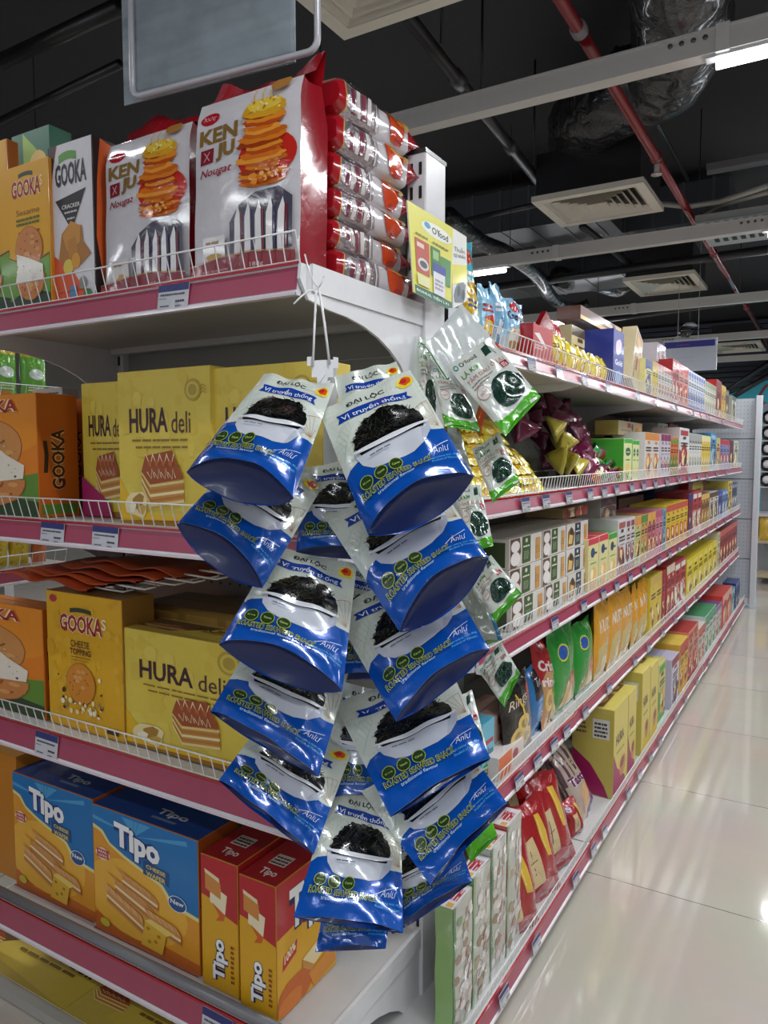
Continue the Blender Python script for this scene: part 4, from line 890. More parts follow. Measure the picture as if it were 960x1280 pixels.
def rpack(lv, px0, px1, py, n, base, A, desc, t=.05, X=None, z=None, tilt=0, yaw=0, name='snack_packet', cat='packet', jit=.006, label=None, seed=1, h=None, pz=0, step=None, group=None, **kw):
    X = XL[lv]-.008 if X is None else X
    y0, y1 = ypos(px0, lv, X), ypos(px1, lv, X); z0 = ZL[lv] if z is None else z; hh = h or (ztop(px0, py, X)-z0); w = (y1-y0)/n*(.99 if not kw.get('ov') else kw.pop('ov')); rd = random.Random(seed); me = [pack_mesh(w, hh, t, seed+q, base, A, **kw).mesh(name) for q in range(min(n, 2))]
    for i in range(n):
        yy = y0+(i+.5)*(y1-y0)/n
        lb = label if n == 1 and label else '%s, %s in its row, %s aisle shelf' % (desc, ORD[i], lv) if n > 1 else '%s on the %s aisle shelf' % (desc, lv)
        o = inst(name, me[i % len(me)], lb, cat, (X-(step or 0)*i*0+rd.uniform(-jit, jit)*.5, yy, z0+.0005), (0, 0, 0), group or (desc+'s' if n > 1 else None))
        o.rotation_euler = (Matrix.Rotation(math.pi/2+yaw+rd.uniform(-.04, .04), 3, 'Z') @ Matrix.Rotation(tilt, 3, 'X')).to_euler()
def foil_art(seed, base, cols, asp=.6, txt=None, tc='f2f2f2', oval=None):
    A = Art(asp); A.fin = 'foil'; rd = random.Random(seed); A.rect(0, 0, 1, 1, base)
    A.poly([(0, 0), (1, 0), (1, .4), (.6, .34), (.3, .44), (0, .36)], cols[0]); A.ell(.5, .34, .36, .36*asp, cols[1], 14, wob=.2, seed=seed); A.ell(.4, .4, .2, .2*asp, cols[2], 10, wob=.25, seed=seed+1); crumbs(A, .15, .12, .85, .5, 18, cols, .05, seed)
    if oval: A.ell(.5, .86, .22, .07, oval, 14)
    if txt: A.text(txt, .12, .6, .88, .78, tc, .03)
    else: A.bars(.15, .62, .85, .76, 2, tc, seed)
    return A
GA = lambda *a, **k: (lambda asp: gen_art(*a, asp=asp, **k))
# ----- top shelf -----
L = 'top'
rpack(L, 577, 597, 290, 1, '2f9ab0', foil_art(1, '4ab4c4', ['d8b81c', 'e8c830', 'c04a1c'], oval='b82a1c'), 'tall yellow and turquoise foil bag', t=.05, X=-.84, seed=2, name='snack_bag', cat='snack bag')
rpack(L, 585, 605, 345, 1, '8ab8d8', foil_art(3, 'd8b020', ['e0c030', '8ac0e0', 'e8e0c0'], tc='2a4a8a'), 'gold and pale blue foil packet, nearest', X=-.77, seed=3)
rpack(L, 604, 621, 352, 1, 'c9b02a', foil_art(5, '8ac0dc', ['d8b020', 'c03020', 'e8c040'], tc='b8281c'), 'pale blue foil packet with red and yellow', X=-.765, seed=5)
rpack(L, 621, 633, 350, 1, '7aa8cc', foil_art(7, '7ab0d4', ['b8ccd8', '5a90b8', 'dce4ea']), 'sky blue silvery foil packet', X=-.76, seed=7, fin='silver')
rpack(L, 634, 659, 366, 1, '9abcd8', foil_art(9, '8abcdc', ['c4ccd4', 'b89a5a', 'e0dcd0'], txt='Crunchy', tc='28345a', oval='b8242c'), 'tall pale blue crunchy snack bag with red oval', t=.05, X=-.745, seed=9, fin='silver', name='snack_bag', cat='snack bag')
def red_art(asp=.7):
    A = Art(asp); A.rect(0, 0, 1, 1, 'b41620'); A.poly([(.05, .75), (.3, .8), (.7, .45), (.62, .42)], 'e4d8d8'); A.bars(.1, .35, .5, .5, 2, 'e0b8b8'); return A
rcarton(L, 664, 689, 402, 1, 'b41620', red_art, 'x', label='red gift carton with peaked flaps on the top aisle shelf', fin='gloss', d=.14)
mb = MB(); yy0, yy1 = ypos(665, L, -.75), ypos(688, L, -.75); zt_ = ztop(664, 402, -.722)
mb.prism([(yy0, 0), (yy1, 0), (yy0*.6+yy1*.4, .055)], 0, -.012, .004, M('8c1018', 'gloss')); mb.prism([(yy0, 0), (yy1, 0), (yy0*.6+yy1*.4, .045)], 0, -.10, -.09, M('a01420', 'gloss'))
tag(mb.build('red_paper_flap', None, (-.74, 0, zt_+.001)), 'pointed red paper flap standing on the red gift carton', 'wrapping')
rpack(L, 689, 709, 394, 1, 'b81c2c', foil_art(11, 'b81c2c', ['c8c0c4', 'e4dce0', 'a01828']), 'crinkled red and silver bag', X=-.80, seed=11, t=.07)
YP = foil_art(13, 'd8c020', ['e0c82c', 'c85a4a', 'e8d890'], tc='8a6a1c')
for i, (a, b, py) in enumerate(((689, 702, 412), (702, 712, 418), (712, 722, 426), (722, 732, 431), (732, 742, 436), (742, 752, 441), (752, 761, 446), (761, 772, 450))):
    rpack(L, a, b, py, 1, 'd4bc1c', YP, 'x', X=-.752, t=.045, seed=20+i % 3, label='small yellow cracker packet on the top aisle shelf, %s from the near end' % ORD[i], group='small yellow cracker packets', nu=8, nv=10)
rcarton(L, 712, 732, 404, 1, 'd2c290', GA(21, 'd2c290', '5a4a30', pic='2a3a7a'), 'cream carton behind the yellow packets', X=-.84, d=.12)
def blue_art(asp):
    A = Art(asp); A.rect(0, 0, 1, 1, '23348c'); A.ell(.5, .72, .3, .14, 'd8c4d0', 10, wob=.2); A.text('Gold', .15, .4, .85, .5, 'd8dcea', .03); A.ell(.5, .2, .35, .12, '6a8ac0', 10, wob=.2); return A
rcarton(L, 744, 762, 411, 1, '22328a', blue_art, 'x', X=-.80, d=.10, label='dark blue carton in back of the other dark blue one, top aisle shelf')
rcarton(L, 764, 777, 408, 1, '22328a', blue_art, 'x', X=-.73, d=.13, label='dark blue carton with pale lettering beside the yellow packets')
# long brown carton lying across the boxes
o = carton(.62, .09, .05, '5a2c1a', front=(lambda A: (A.rect(0, 0, 1, 1, '5f2e1c'), A.rect(0, 0, .8, .3, 'd8b060'), A.rect(.55, .5, .75, .8, 'd8c8b0'), A.poly([(.8, 0), (.86, .6), (.8, 1), (1, 1), (1, 0)], 'e0c078'), A)[-1])(Art(8))).build('long_carton', None, (-.83, ypos(750, L, -.83), ztop(750, 411, -.83)), fix=False); o.rotation_euler.z = math.pi/2
tag(o, 'long brown and cream carton lying over the boxes on the top aisle shelf', 'box')
rcarton(L, 776, 800, 412, 1, 'c49a50', GA(25, 'c8a25a', 'e0cc90', pic='a8742c'), 'tan carton behind the leaning one', X=-.80, d=.1)
y0 = ypos(800, L, -.74)
mb = carton(.165, .06, .40, 'b8a27c', front=(lambda A: (A.rect(0, 0, 1, 1, 'bfae88'), A.poly([(.1, .7), (.85, .66), (.9, .95), (.15, .97)], 'b07a34'), A.poly([(.2, .75), (.75, .72), (.8, .9), (.25, .92)], 'd8a862'), A.rect(.42, .3, .6, .55, 'a02838'), A.text('BISCUIT', .2, .12, .36, .6, '6a4a2a', 0, rot=90), A)[-1])(Art(.35)), sidec='cdbd98')
o = mb.build('leaning_carton', None, (-.735, ypos(790, L, -.735), ZL[L]+.035), fix=False); o.rotation_euler = (Matrix.Rotation(math.pi/2, 3, 'Z') @ Matrix.Rotation(.42, 3, 'Y')).to_euler(); o.scale = (.8, 1, .62)
tag(o, 'beige biscuit carton leaning to the right on the top aisle shelf', 'box')
for (a, b, py, n, c, acc, ds, kw) in (
    (804, 813, 446, 1, 'd8cc8c', '2a4a8a', 'cream carton with blue badge', {}), (813, 820, 449, 2, 'd8c030', 'c89a1c', 'thin yellow carton', {}),
    (820, 838, 453, 5, 'd6d2cc', 'b04a4a', 'thin white carton with coloured pictures', {}), (838, 846, 446, 2, 'b42430', 'e0d4d0', 'slim red carton', {}), (846, 858, 452, 2, 'cf8a80', 'b82430', 'pink and red picture carton', {}),
    (858, 879, 460, 7, 'ccd0dc', '5a6ab0', 'slim white and blue carton', {}), (879, 893, 474, 5, 'd4d0bc', '9aa488', 'slim cream carton', {}), (893, 899.5, 472, 1, 'b01c1c', '8a1418', 'tall red carton', {}), (899.5, 905, 479, 2, 'd8a424', 'e8cc5a', 'slim golden carton', {}), (905, 909, 485, 1, '4a2c1c', 'a88a60', 'dark brown carton', {}), (913, 918, 493, 1, 'bcbcae', '3a4a3a', 'grey-white carton at the far end', {})):
    rcarton(L, a, b, py, n, c, GA(int(a), c, acc, pic=acc), ds, **kw)
rcarton(L, 818, 829, 425, 1, 'cfc6cc', GA(41, 'cfc6cc', '6a3a6a', pic='b88ab0'), 'white and purple carton laid on top of others', X=-.78, z=ZL[L]+.21, d=.1)
rcarton(L, 822, 840, 441, 1, 'c0382c', GA(42, 'd06a3a', 'b02020', pic='e8b850'), 'red and yellow carton standing behind the thin white ones', X=-.80, d=.1)
rcarton(L, 876, 893, 473, 1, '6aa42c', None, 'x', X=-.80, d=.1, label='green carton top behind the slim cream cartons, top aisle shelf')
# ----- second shelf -----
L = 'second'; z0 = ZL[L]
YL = foil_art(51, 'd8c018', ['e2cc2a', 'e8d850', 'd8a818'], asp=2.2, txt=None, tc='5a4a9a')
me1 = [pack_mesh(.17, .105, .036, 51+q, 'd8bc14', YL, sealc=None, nu=16, nv=10, wr=1.4).mesh('snack_packet') for q in range(2)]
def lie(me, x, y, z, yaw, roll=0, pit=0): # laid on its back
    return (x, y, z), (Matrix.Rotation(yaw, 3, 'Z') @ Matrix.Rotation(roll, 3, 'Y') @ Matrix.Rotation(-math.pi/2+pit+math.pi, 3, 'X')).to_euler()
k = 0
rd = random.Random(8)
for lay in range(7):
    for j, px in enumerate((634, 664, 690) if lay < 2 else (636, 666, 682) if lay < 4 else (640, 668)):
        yy = ypos(px, L, -.74)-.01*lay*0
        loc, rot = (-.775-.012*lay, yy, z0+.004+.030*lay), (Matrix.Rotation(math.pi/2+rd.uniform(-.12, .12), 3, 'Z') @ Matrix.Rotation(rd.uniform(-.05, .05), 3, 'Y') @ Matrix.Rotation(-.95, 3, 'X')).to_euler()
        inst('snack_packet', me1[k % 2], 'yellow foil cake packet, %s layer up, %s, second aisle shelf' % (ORD[lay], ['near stack', 'middle stack', 'far stack'][j]), 'packet', loc, rot, 'yellow foil packets piled on the second aisle shelf'); k += 1
OLV = foil_art(61, 'b4a83c', ['c8bc50', '2a2420', 'd8d090'], asp=.9, tc='3a3424'); 
def tri_pack(seed, s, base, A2=None, fin='foil'):
    """tetrahedral sachet"""
    rd = random.Random(seed); P = [Vector((-s/2, 0, 0)), Vector((s/2, 0, 0)), Vector((0, s*.5, s*.75)), Vector((0, -s*.25, s*.62))]
    bm = bmesh.new(); vs = [bm.verts.new(p) for p in P]
    for f in ((0, 1, 3), (1, 2, 3), (0, 3, 2), (0, 2, 1)): bm.faces.new([vs[i] for i in f])
    bmesh.ops.subdivide_edges(bm, edges=bm.edges[:], cuts=4, use_grid_fill=True); c = sum((v.co for v in bm.verts), Vector())/len(bm.verts)
    for v in bm.verts:
        d = v.co-c; v.co = c+d*(1+.25*(1-d.length/(s*.7)))+Vector([rd.uniform(-.0015, .0015) for _ in range(3)])
    bmesh.ops.recalc_face_normals(bm, faces=bm.faces[:]); mb = MB(); mb.frombm(bm, M(base, fin), True); bm.free()
    if A2: mb.add([(-s*.1+.02*s*math.cos(a*.7854)*4*.4, -s*.10-.002-.012, s*.2+.08*s*math.sin(a*.7854)) for a in range(8)], [tuple(range(8))], M(A2, 'ink'))
    return mb
mt = [tri_pack(3, .10, 'aa9c34', '221c18').mesh('sachet'), tri_pack(4, .11, '5a1034').mesh('sachet'), tri_pack(5, .11, '6c1640').mesh('sachet')]
for i, (px, x, z, r) in enumerate(((694, -.80, .16, .3), (712, -.79, .13, -.5), (716, -.76, .07, .9), (724, -.755, .03, .2), (706, -.77, .09, 1.4))):
    inst('sachet', mt[0], 'olive yellow three-cornered sachet, %s among the purple ones, second aisle shelf' % ORD[i], 'packet', (x, ypos(px, L, x), z0+z), (r*.6, r, math.pi/2+r), 'olive three-cornered sachets')
pp = ((668, -.93, .25), (684, -.92, .25), (696, -.92, .23), (708, -.90, .20), (676, -.88, .20), (692, -.87, .19), (704, -.85, .17), (718, -.86, .16), (726, -.84, .13), (716, -.82, .11), (732, -.82, .09), (724, -.80, .08), (736, -.79, .05), (728, -.77, .03), (742, -.77, .01), (735, -.755, .0), (700, -.9, .12), (690, -.9, .06), (712, -.88, .04), (666, -.95, .18))
pp += ((650, -.90, .20), (660, -.86, .17), (678, -.95, .12), (700, -.96, .27), (650, -.97, .26), (714, -.97, .18), (728, -.93, .12), (742, -.85, .04), (736, -.9, .07))
for i, (px, x, z) in enumerate(pp):
    inst('sachet', mt[1+i % 2], 'dark purple three-cornered sachet in the heap on the second aisle shelf', 'packet', (x, ypos(px, L, x), z0+z), (rd.uniform(-.5, .5), rd.uniform(-.5, .5), math.pi/2+rd.uniform(-1, 1)), 'purple three-cornered sachets')
def candy(seed, r, c1, c2):
    rd = random.Random(seed); mb = MB(); N_ = 12; V = []; Fc = []
    prof = [(-2.0, .75), (-1.6, .6), (-1.15, .2), (-.95, .55), (-.6, .86), (0, 1), (.6, .86), (.95, .55), (1.15, .2), (1.6, .6), (2.0, .75)]
    for i, (x, q) in enumerate(prof):
        for k in range(N_):
            a = 2*math.pi*k/N_; rr = r*q*(1+(.12*math.sin(a*4+seed) if abs(x) > 1.2 else .03*math.sin(3*a+i))); V.append((x*r, rr*math.cos(a), rr*math.sin(a)*(.5 if abs(x) > 1.3 else 1)))
    for i in range(len(prof)-1):
        for k in range(N_): Fc.append((i*N_+k, i*N_+(k+1) % N_, (i+1)*N_+(k+1) % N_, (i+1)*N_+k))
    a, b = [], []
    for f in Fc: (a if (f[0] % N_)//3 % 2 else b).append(f)
    mb.add(V, a, M(c1, 'silver'), True); mb.add(V, b, M(c2, 'foil'), True); return mb
mc = [candy(1, .027, 'c8641c', '8a1c4a').mesh('wrapped_candy'), candy(2, .027, 'c4b8c4', '7a1c60').mesh('wrapped_candy'), candy(3, .027, 'b8c4b0', '1f9a3a').mesh('wrapped_candy'), candy(4, .027, 'd87a1c', 'c8b49a').mesh('wrapped_candy')]
CN = ['orange and maroon', 'silver and purple', 'silver and green', 'orange and cream']
for i in range(30):
    px = 741+(i % 10)*3.6; lay = i//10; x = -.75-.03*lay; kk = (i*7+lay) % 4 if px < 765 else (2, 3)[i % 2]
    inst('wrapped_candy', mc[kk], '%s twist-wrapped candy in the loose heap before the green cartons' % CN[kk], 'candy', (x, ypos(px, L, x), z0+.029+.048*lay-(.006*(i % 10) if lay else 0)), (rd.uniform(0, 3), rd.uniform(-.5, .5), rd.uniform(0, 3)), CN[kk]+' twist-wrapped candies')
def lime(asp):
    A = Art(asp); A.rect(0, 0, 1, 1, 'd8dca0'); A.rect(0, .9, 1, 1, '3aa83a'); A.ell(.5, .7, .32, .1, '2a6a4a', 14); A.bars(.28, .68, .72, .73, 1, 'd8dca0'); A.bars(.25, .5, .75, .55, 1, '6a8a3a'); A.ell(.5, .22, .3, .3*asp, 'e8c878', 12); return A
rcarton(L, 780, 790, 548, 1, 'd8dca0', lime, 'x', d=.2, sidec='3c9c2c', topc='44a834', label='lime green and cream carton, nearest of the three')
rcarton(L, 791, 799, 550, 2, 'd8dca0', lime, 'lime and cream carton next in line', d=.1, sidec='3c9c2c', topc='44a834')
rcarton(L, 755, 806, 541, 3, 'b89a64', GA(71, 'b0925a', '7a5a30'), 'brownish carton in the back row', X=-.92, d=.1)
o = carton(.46, .10, .062, 'c2ae84', front=(lambda A: (A.rect(0, 0, 1, 1, 'bfae88'), A.rect(.35, .55, .5, .9, 'a42c2c'), A.ell(.56, .6, .04, .3, '4a3a24', 10), A.poly([(.62, .1), (.8, .1), (.98, .5), (.98, .95), (.7, .9)], 'd8a860'), A.ell(.75, .4, .08, .25, 'c08a3c', 12), A.bars(.1, .3, .5, .45, 1, '8a7a5a'), A)[-1])(Art(7)), sidec='d0a860').build('long_carton', None, (-.80, ypos(788, L, -.80), ztop(750, 541, -.80)), fix=False); o.rotation_euler.z = math.pi/2
tag(o, 'long beige cookie carton lying on top of the row, second aisle shelf', 'box')
for (a, b, py, n, c, acc, ds) in ((806, 824, 540, 2, 'd8d0cc', 'd88a3a', 'white and orange picture carton'), (826, 838, 542, 3, 'cfc8d4', '8a2a5a', 'white carton with magenta lettering'), (838, 848, 546, 3, 'd87030', '3a9a3a', 'orange and green carton'),
        (849, 861, 534, 1, 'd2d4d4', 'a82c38', 'tall white carton with red emblem'), (861, 877, 541, 5, 'ced0cc', 'a0a4a0', 'slim white carton'), (877, 888, 544, 4, 'd8b83a', 'e8dca0', 'slim yellow and cream carton'), (888, 895, 541, 1, '3a8ac0', '9ac4dc', 'sky blue carton'), (895, 900, 547, 1, 'd8a07a', 'c8c080', 'salmon carton'), (900, 912, 549, 3, '7a8ac0', 'b82030', 'blue carton with red lid band'), (912, 917, 550, 1, '7a1c28', '4a1418', 'dark red carton'), (917, 923, 551, 1, 'c2c4b8', '8a9a8a', 'pale carton at the far end')):
    rcarton(L, a, b, py, n, c, GA(int(a)+3, c, acc, pic=acc), ds, d=.14)
rcarton(L, 822, 834, 528, 2, 'd0d4c8', GA(81, 'd0d4c8', '4a9a4a'), 'white and green carton standing behind', X=-.86, d=.1); rcarton(L, 836, 847, 529, 1, 'a02838', GA(82, 'a02838', '7a1c28'), 'dark red carton standing behind', X=-.86, d=.1)
# ----- third shelf -----
L = 'third'; z0 = ZL[L]
def coco(asp, choc=0):
    A = Art(asp); A.rect(0, 0, 1, 1, 'd2cdc6'); c = '3a5424' if not choc else '25304c'
    if not choc:
        A.poly([(.02, .0), (.2, 0), (.34, .5), (.3, 1), (.02, 1)], '5c4234'); A.ell(.17, .72, .13, .2, 'e6e0dc', 14); A.ell(.17, .3, .14, .24, 'e6e0dc', 14)
    else: A.poly([(.05, .1), (.3, .1), (.36, .6), (.2, .9), (.06, .7)], '7a5a24'); A.poly([(.08, .2), (.24, .18), (.28, .5), (.12, .6)], 'd8b868'); A.poly([(.14, .6), (.3, .55), (.28, .8), (.18, .84)], '3a2418')
    A.rect(.37, .06, .63, 1, c); A.ell(.5, .85, .04, .08, 'c8ccb8', 8); A.bars(.4, .62, .6, .72, 1, 'd8dcc8'); A.bars(.42, .2, .58, .5, 5, '8a9a78'); A.rect(.8, .05, .94, .85, 'c8944a'); A.bars(.8, .3, .94, .6, 3, 'b07c34'); return A
CC, CH = coco(1.1), coco(1.1, 1)
def coco_side():
    A = Art(2); A.rect(0, 0, 1, 1, 'c9c2ba'); A.poly([(.08, .05), (.95, .05), (.95, .9), (.08, .9)], '3a4a28'); A.bars(.25, .35, .75, .5, 1, 'c8ccb8'); return A
hl = (ztop(640, 675, -.722)-z0)/3
for lay in range(3):
    for j, (a, b) in enumerate(((638, 679), (680, 709), (710, 737))):
        a2, b2 = ((641, 683), (684, 712), (713, 738))[j] if lay == 0 else (a, b)
        X = -.722-.004*lay; ya, yb = ypos(a2, L, X), ypos(b2, L, X)
        mb = carton(yb-ya-.002, .2, hl-.001, 'c4bdb4', front=CC if j < 2 else CH, left=coco_side())
        inst('wafer_carton', mb.mesh('wafer_carton'), '%s wafer carton, %s column, %s layer' % ('white and green coconut' if j < 2 else 'white and navy chocolate', ['nearest', 'middle', 'far'][j], ['bottom', 'middle', 'top'][lay]), 'box', (X, (ya+yb)/2, z0+.0005+lay*hl), (0, 0, math.pi/2), 'stacked white wafer cartons on the third aisle shelf')
rcarton(L, 706, 736, 636, 1, 'b8a070', GA(91, 'b8442c', 'a02820', pic='d8b060'), 'flat brown and red carton lying on the wafer cartons', X=-.80, z=z0+3*hl+.001, d=.14)
rcarton(L, 740, 768, 632, 1, '9a8a78', GA(92, '8a7a70', 'a8384a', pic='b8a890'), 'flat grey and red carton behind the pink-topped ones', X=-.86, z=z0+.20, d=.12)
def ritz(top):
    def f(asp):
        A = Art(asp); A.rect(0, 0, 1, 1, 'd8cf94'); A.rect(0, .88, 1, 1, top); A.ell(.42, .72, .2, .1, '2a4a6a', 12); A.bars(.5, .68, .85, .75, 1, '2a4a6a'); A.bars(.2, .5, .8, .54, 1, '5a9a4a'); A.ell(.5, .2, .34, .34*asp, 'e0b870', 10, wob=.1); A.ell(.35, .3, .15, .15*asp, 'f0e4c0', 9, wob=.1); return A
    return f
rcarton(L, 738, 751, 674, 1, 'd8cf94', ritz('cc3450'), 'x', label='cream cracker carton with pink top, nearer one, third aisle shelf', topc='cc3450', d=.18)
rcarton(L, 751.5, 763, 669, 1, 'd8cf94', ritz('cc3450'), 'x', label='cream cracker carton with pink top, farther one, third aisle shelf', topc='cc3450', d=.18)
rcarton(L, 763.5, 774, 667, 1, 'd8cf94', ritz('3a9a44'), 'x', label='cream cracker carton with green top, third aisle shelf', topc='3a9a44', d=.18)
rcarton(L, 752, 772, 624, 1, 'b4aca4', GA(93, 'a8a49c', '4a3a44', pic='8a5a5a'), 'grey carton standing high behind the green-topped one', X=-.80, z=z0+.17, d=.1)
for (a, b, py, n, c, acc, ds) in ((775, 785, 650, 1, 'cccaca', 'a05a50', 'white carton with dark lettering'), (785, 796, 648, 2, 'cfc6c8', '8a4a5a', 'white and rose carton'), (796, 804, 647, 1, 'b4c07a', 'd88a4a', 'pale green carton'), (804, 812, 644, 2, 'c8945a', '5a8a3a', 'carton with a food picture'), (812, 822, 641, 2, 'b0586a', 'd8a050', 'plum and orange carton'), (822, 831, 638, 2, 'cc7a90', 'b05070', 'pink carton'), (831, 835, 636, 1, '5aa0b8', '3a80a0', 'teal carton'), (835, 862, 632, 5, 'd8b82c', 'c0503a', 'bright yellow carton'), (863, 868, 617, 1, '7a1c34', '28307a', 'tall maroon carton'), (868, 879, 615, 2, 'b0303a', 'd8cfc4', 'tall red carton'), (879, 889, 618, 3, '8a6030', 'd8b060', 'brown and gold carton'), (889, 900, 616, 2, 'ccc4b8', '5a4a3a', 'white and brown carton'), (900, 905, 615, 1, '23348c', '5a6ac0', 'navy carton'), (905, 912, 613, 2, '5a78b0', 'a8bcd8', 'pale blue carton'), (912, 917, 602, 1, 'd0b848', '8a7a4a', 'yellow carton near the far end'), (917, 923, 604, 2, '2c3c6a', '8a94ac', 'dark blue carton at the far end')):
    rcarton(L, a, b, py, n, c, GA(int(a)+7, c, acc, pic=acc), ds, d=.18, topc=None)
rcarton(L, 775, 806, 624, 2, '4a1c24', GA(94, '5a2028', '3a1418', pic='7a2c34'), 'dark maroon carton behind the white ones', X=-.90, d=.1); rcarton(L, 820, 860, 608, 3, '222a5a', GA(95, '222a5a', '3a2a50', pic='3a4a8a'), 'dark navy carton behind the yellow ones', X=-.90, d=.1); rcarton(L, 862, 884, 604, 1, 'b81c20', GA(96, 'b81c20', '8a1418', pic='d8c040'), 'red oval-marked carton behind the tall red ones', X=-.84, d=.1)
# ----- fourth shelf -----
L = 'fourth'; z0 = ZL[L]
rcarton(L, 606, 622, 905, 1, '5ab0cc', lambda asp: (lambda A: (A.rect(0, 0, 1, 1, '6ab8d0'), A.rect(.1, .6, .9, .68, 'b83038'), A.text('Cakes', .1, .4, .9, .54, '28344a', .02), A.ell(.5, .15, .3, .1, '4a4a5a', 9, wob=.2), A)[-1])(Art(asp)), 'x', label='small light blue carton at the near end, fourth aisle shelf', X=-.745, d=.08)
rcarton(L, 624, 651, 892, 1, 'd8b0a4', lambda asp: (lambda A: (A.rect(0, 0, 1, 1, 'dcb8ac'), A.rect(.08, .72, .4, .95, 'b02c3a'), A.ell(.62, .45, .2, .25, 'e0b03c', 12, wob=.1), A.ell(.25, .3, .14, .18, 'e0804a', 9), A.bars(.1, .1, .5, .16, 1, 'b05a5a'), A)[-1])(Art(asp)), 'x', label='peach biscuit carton with red badge, fourth aisle shelf', X=-.76, z=z0+.03, d=.1)
rcarton(L, 628, 660, 945, 1, 'd6ccc8', lambda asp: (lambda A: (A.rect(0, 0, 1, 1, 'd8ccc4'), A.rect(0, 0, .5, 1, 'd86a2c'), A.ell(.65, .6, .12, .25, 'a02c3c', 9), A)[-1])(Art(asp)), 'x', label='low white and orange carton just behind the rail, fourth aisle shelf', d=.1)
rpack(L, 606, 628, 955, 1, 'b8a050', foil_art(101, '3a8a34', ['c8a84a', 'd8c890', '4a3a28']), 'small green and brown packet, nearest', X=-.74, t=.03, seed=5)
def blk(asp=.6):
    A = Art(asp); A.fin = 'foil'; A.rect(0, 0, 1, 1, '1a1614'); A.poly([(.88, 0), (1, 0), (1, .95), (.8, .8)], 'b82820'); A.text('Rings', .12, .62, .8, .76, 'd8c8b0', 0, shear=.3); 
    for q in ((.3, .3), (.62, .22), (.5, .42)): A.ell(q[0], q[1], .19, .19*asp, 'd8bc5c', 16); A.ell(q[0], q[1], .1, .1*asp, '9a7a2c', 12)
    A.line([(.4, .8), (.5, .62), (.52, .4)], .05, 'd8b040'); return A
rpack(L, 646, 682, 858, 1, '1c1816', blk(), 'black snack bag with yellow rings', t=.05, tilt=-.12, seed=6, name='snack_bag', cat='snack bag')
def blu(asp=.6):
    A = Art(asp); A.fin = 'foil'; A.rect(0, 0, 1, 1, '1a6aa8'); A.poly([(.3, .5), (.9, .6), (.95, .95), (.3, .92)], '18141c'); A.text('Tiny', .4, .66, .9, .82, 'd8d4e0', 0, shear=.3); A.ell(.55, .3, .25, .14, '2a8ad0', 12); A.bars(.4, .24, .72, .34, 2, 'c0dcf0'); return A
rpack(L, 676, 697, 838, 1, '2080b8', blu(), 'blue snack bag squeezed between black and red ones', t=.05, tilt=-.12, seed=7, X=-.722, name='snack_bag', cat='snack bag')
def redw(asp=.6):
    A = Art(asp); A.fin = 'foil'; A.rect(0, 0, 1, 1, 'a01820'); A.poly([(.0, 0), (1, 0), (1, .6), (.7, .55), (.3, .62), (0, .5)], 'b88a5a'); A.text('Crispy', .08, .62, .9, .78, 'e4d0d0', .04, slope=-.15); A.text('rings', .1, .45, .9, .58, 'e4d0d0', .04, slope=-.15)
    for q in ((.3, .3), (.62, .22), (.5, .1)): A.ell(q[0], q[1], .2, .2*asp, 'dcb45a', 16); A.ell(q[0], q[1], .1, .1*asp, 'a8783a', 12)
    return A
rpack(L, 694, 718, 800, 1, '98141c', redw(), 'red snack bag with white lettering and pale rings', t=.06, tilt=-.16, seed=8, name='snack_bag', cat='snack bag')
def grn(asp=.6):
    A = Art(asp); A.fin = 'foil'; A.rect(0, 0, 1, 1, '1f8a2c'); A.ell(.4, .72, .2, .1, 'd8d040', 14); A.ell(.4, .72, .17, .08, '2a5ab0', 14); A.ell(.7, .35, .25, .12, 'b8341c', 12, wob=.1); A.poly([(.2, .1), (.6, .15), (.45, .4)], 'd8a85a'); A.poly([(.4, .08), (.8, .1), (.65, .33)], 'e0b86a'); A.rect(0, 0, 1, .06, '8a9a84'); return A
rpack(L, 707, 735, 792, 1, '1f8a2c', grn(), 'x', t=.06, tilt=-.08, seed=9, name='snack_bag', cat='snack bag', label='bright green snack bag, nearer of the two, fourth aisle shelf')
rpack(L, 735, 757, 782, 1, '1f8a2c', grn(), 'x', t=.06, tilt=-.08, seed=10, name='snack_bag', cat='snack bag', label='bright green snack bag, farther of the two, fourth aisle shelf')
def gold(asp=.5):
    A = Art(asp); A.fin = 'foil'; A.rect(0, 0, 1, 1, 'd8981c'); A.text('NUTS', .15, .6, .85, .76, 'e8dcc8', .03, rot=0); A.poly([(.05, 0), (.95, 0), (.9, .42), (.5, .5), (.1, .42)], 'c9b06a'); A.rect(.3, .1, .7, .3, 'dcd0a0'); return A
AG = gold()
rpack(L, 757, 786, 752, 2, 'd8981c', AG, 'golden nut snack bag', t=.06, seed=11, name='snack_bag', cat='snack bag')
rpack(L, 786, 801, 738, 1, 'd8981c', AG, 'tall golden snack bag', t=.06, seed=12, name='snack_bag', cat='snack bag')
rpack(L, 801, 818, 730, 3, 'd8b43c', gold(.4), 'slim yellow snack bag', t=.05, seed=13, name='snack_bag', cat='snack bag')
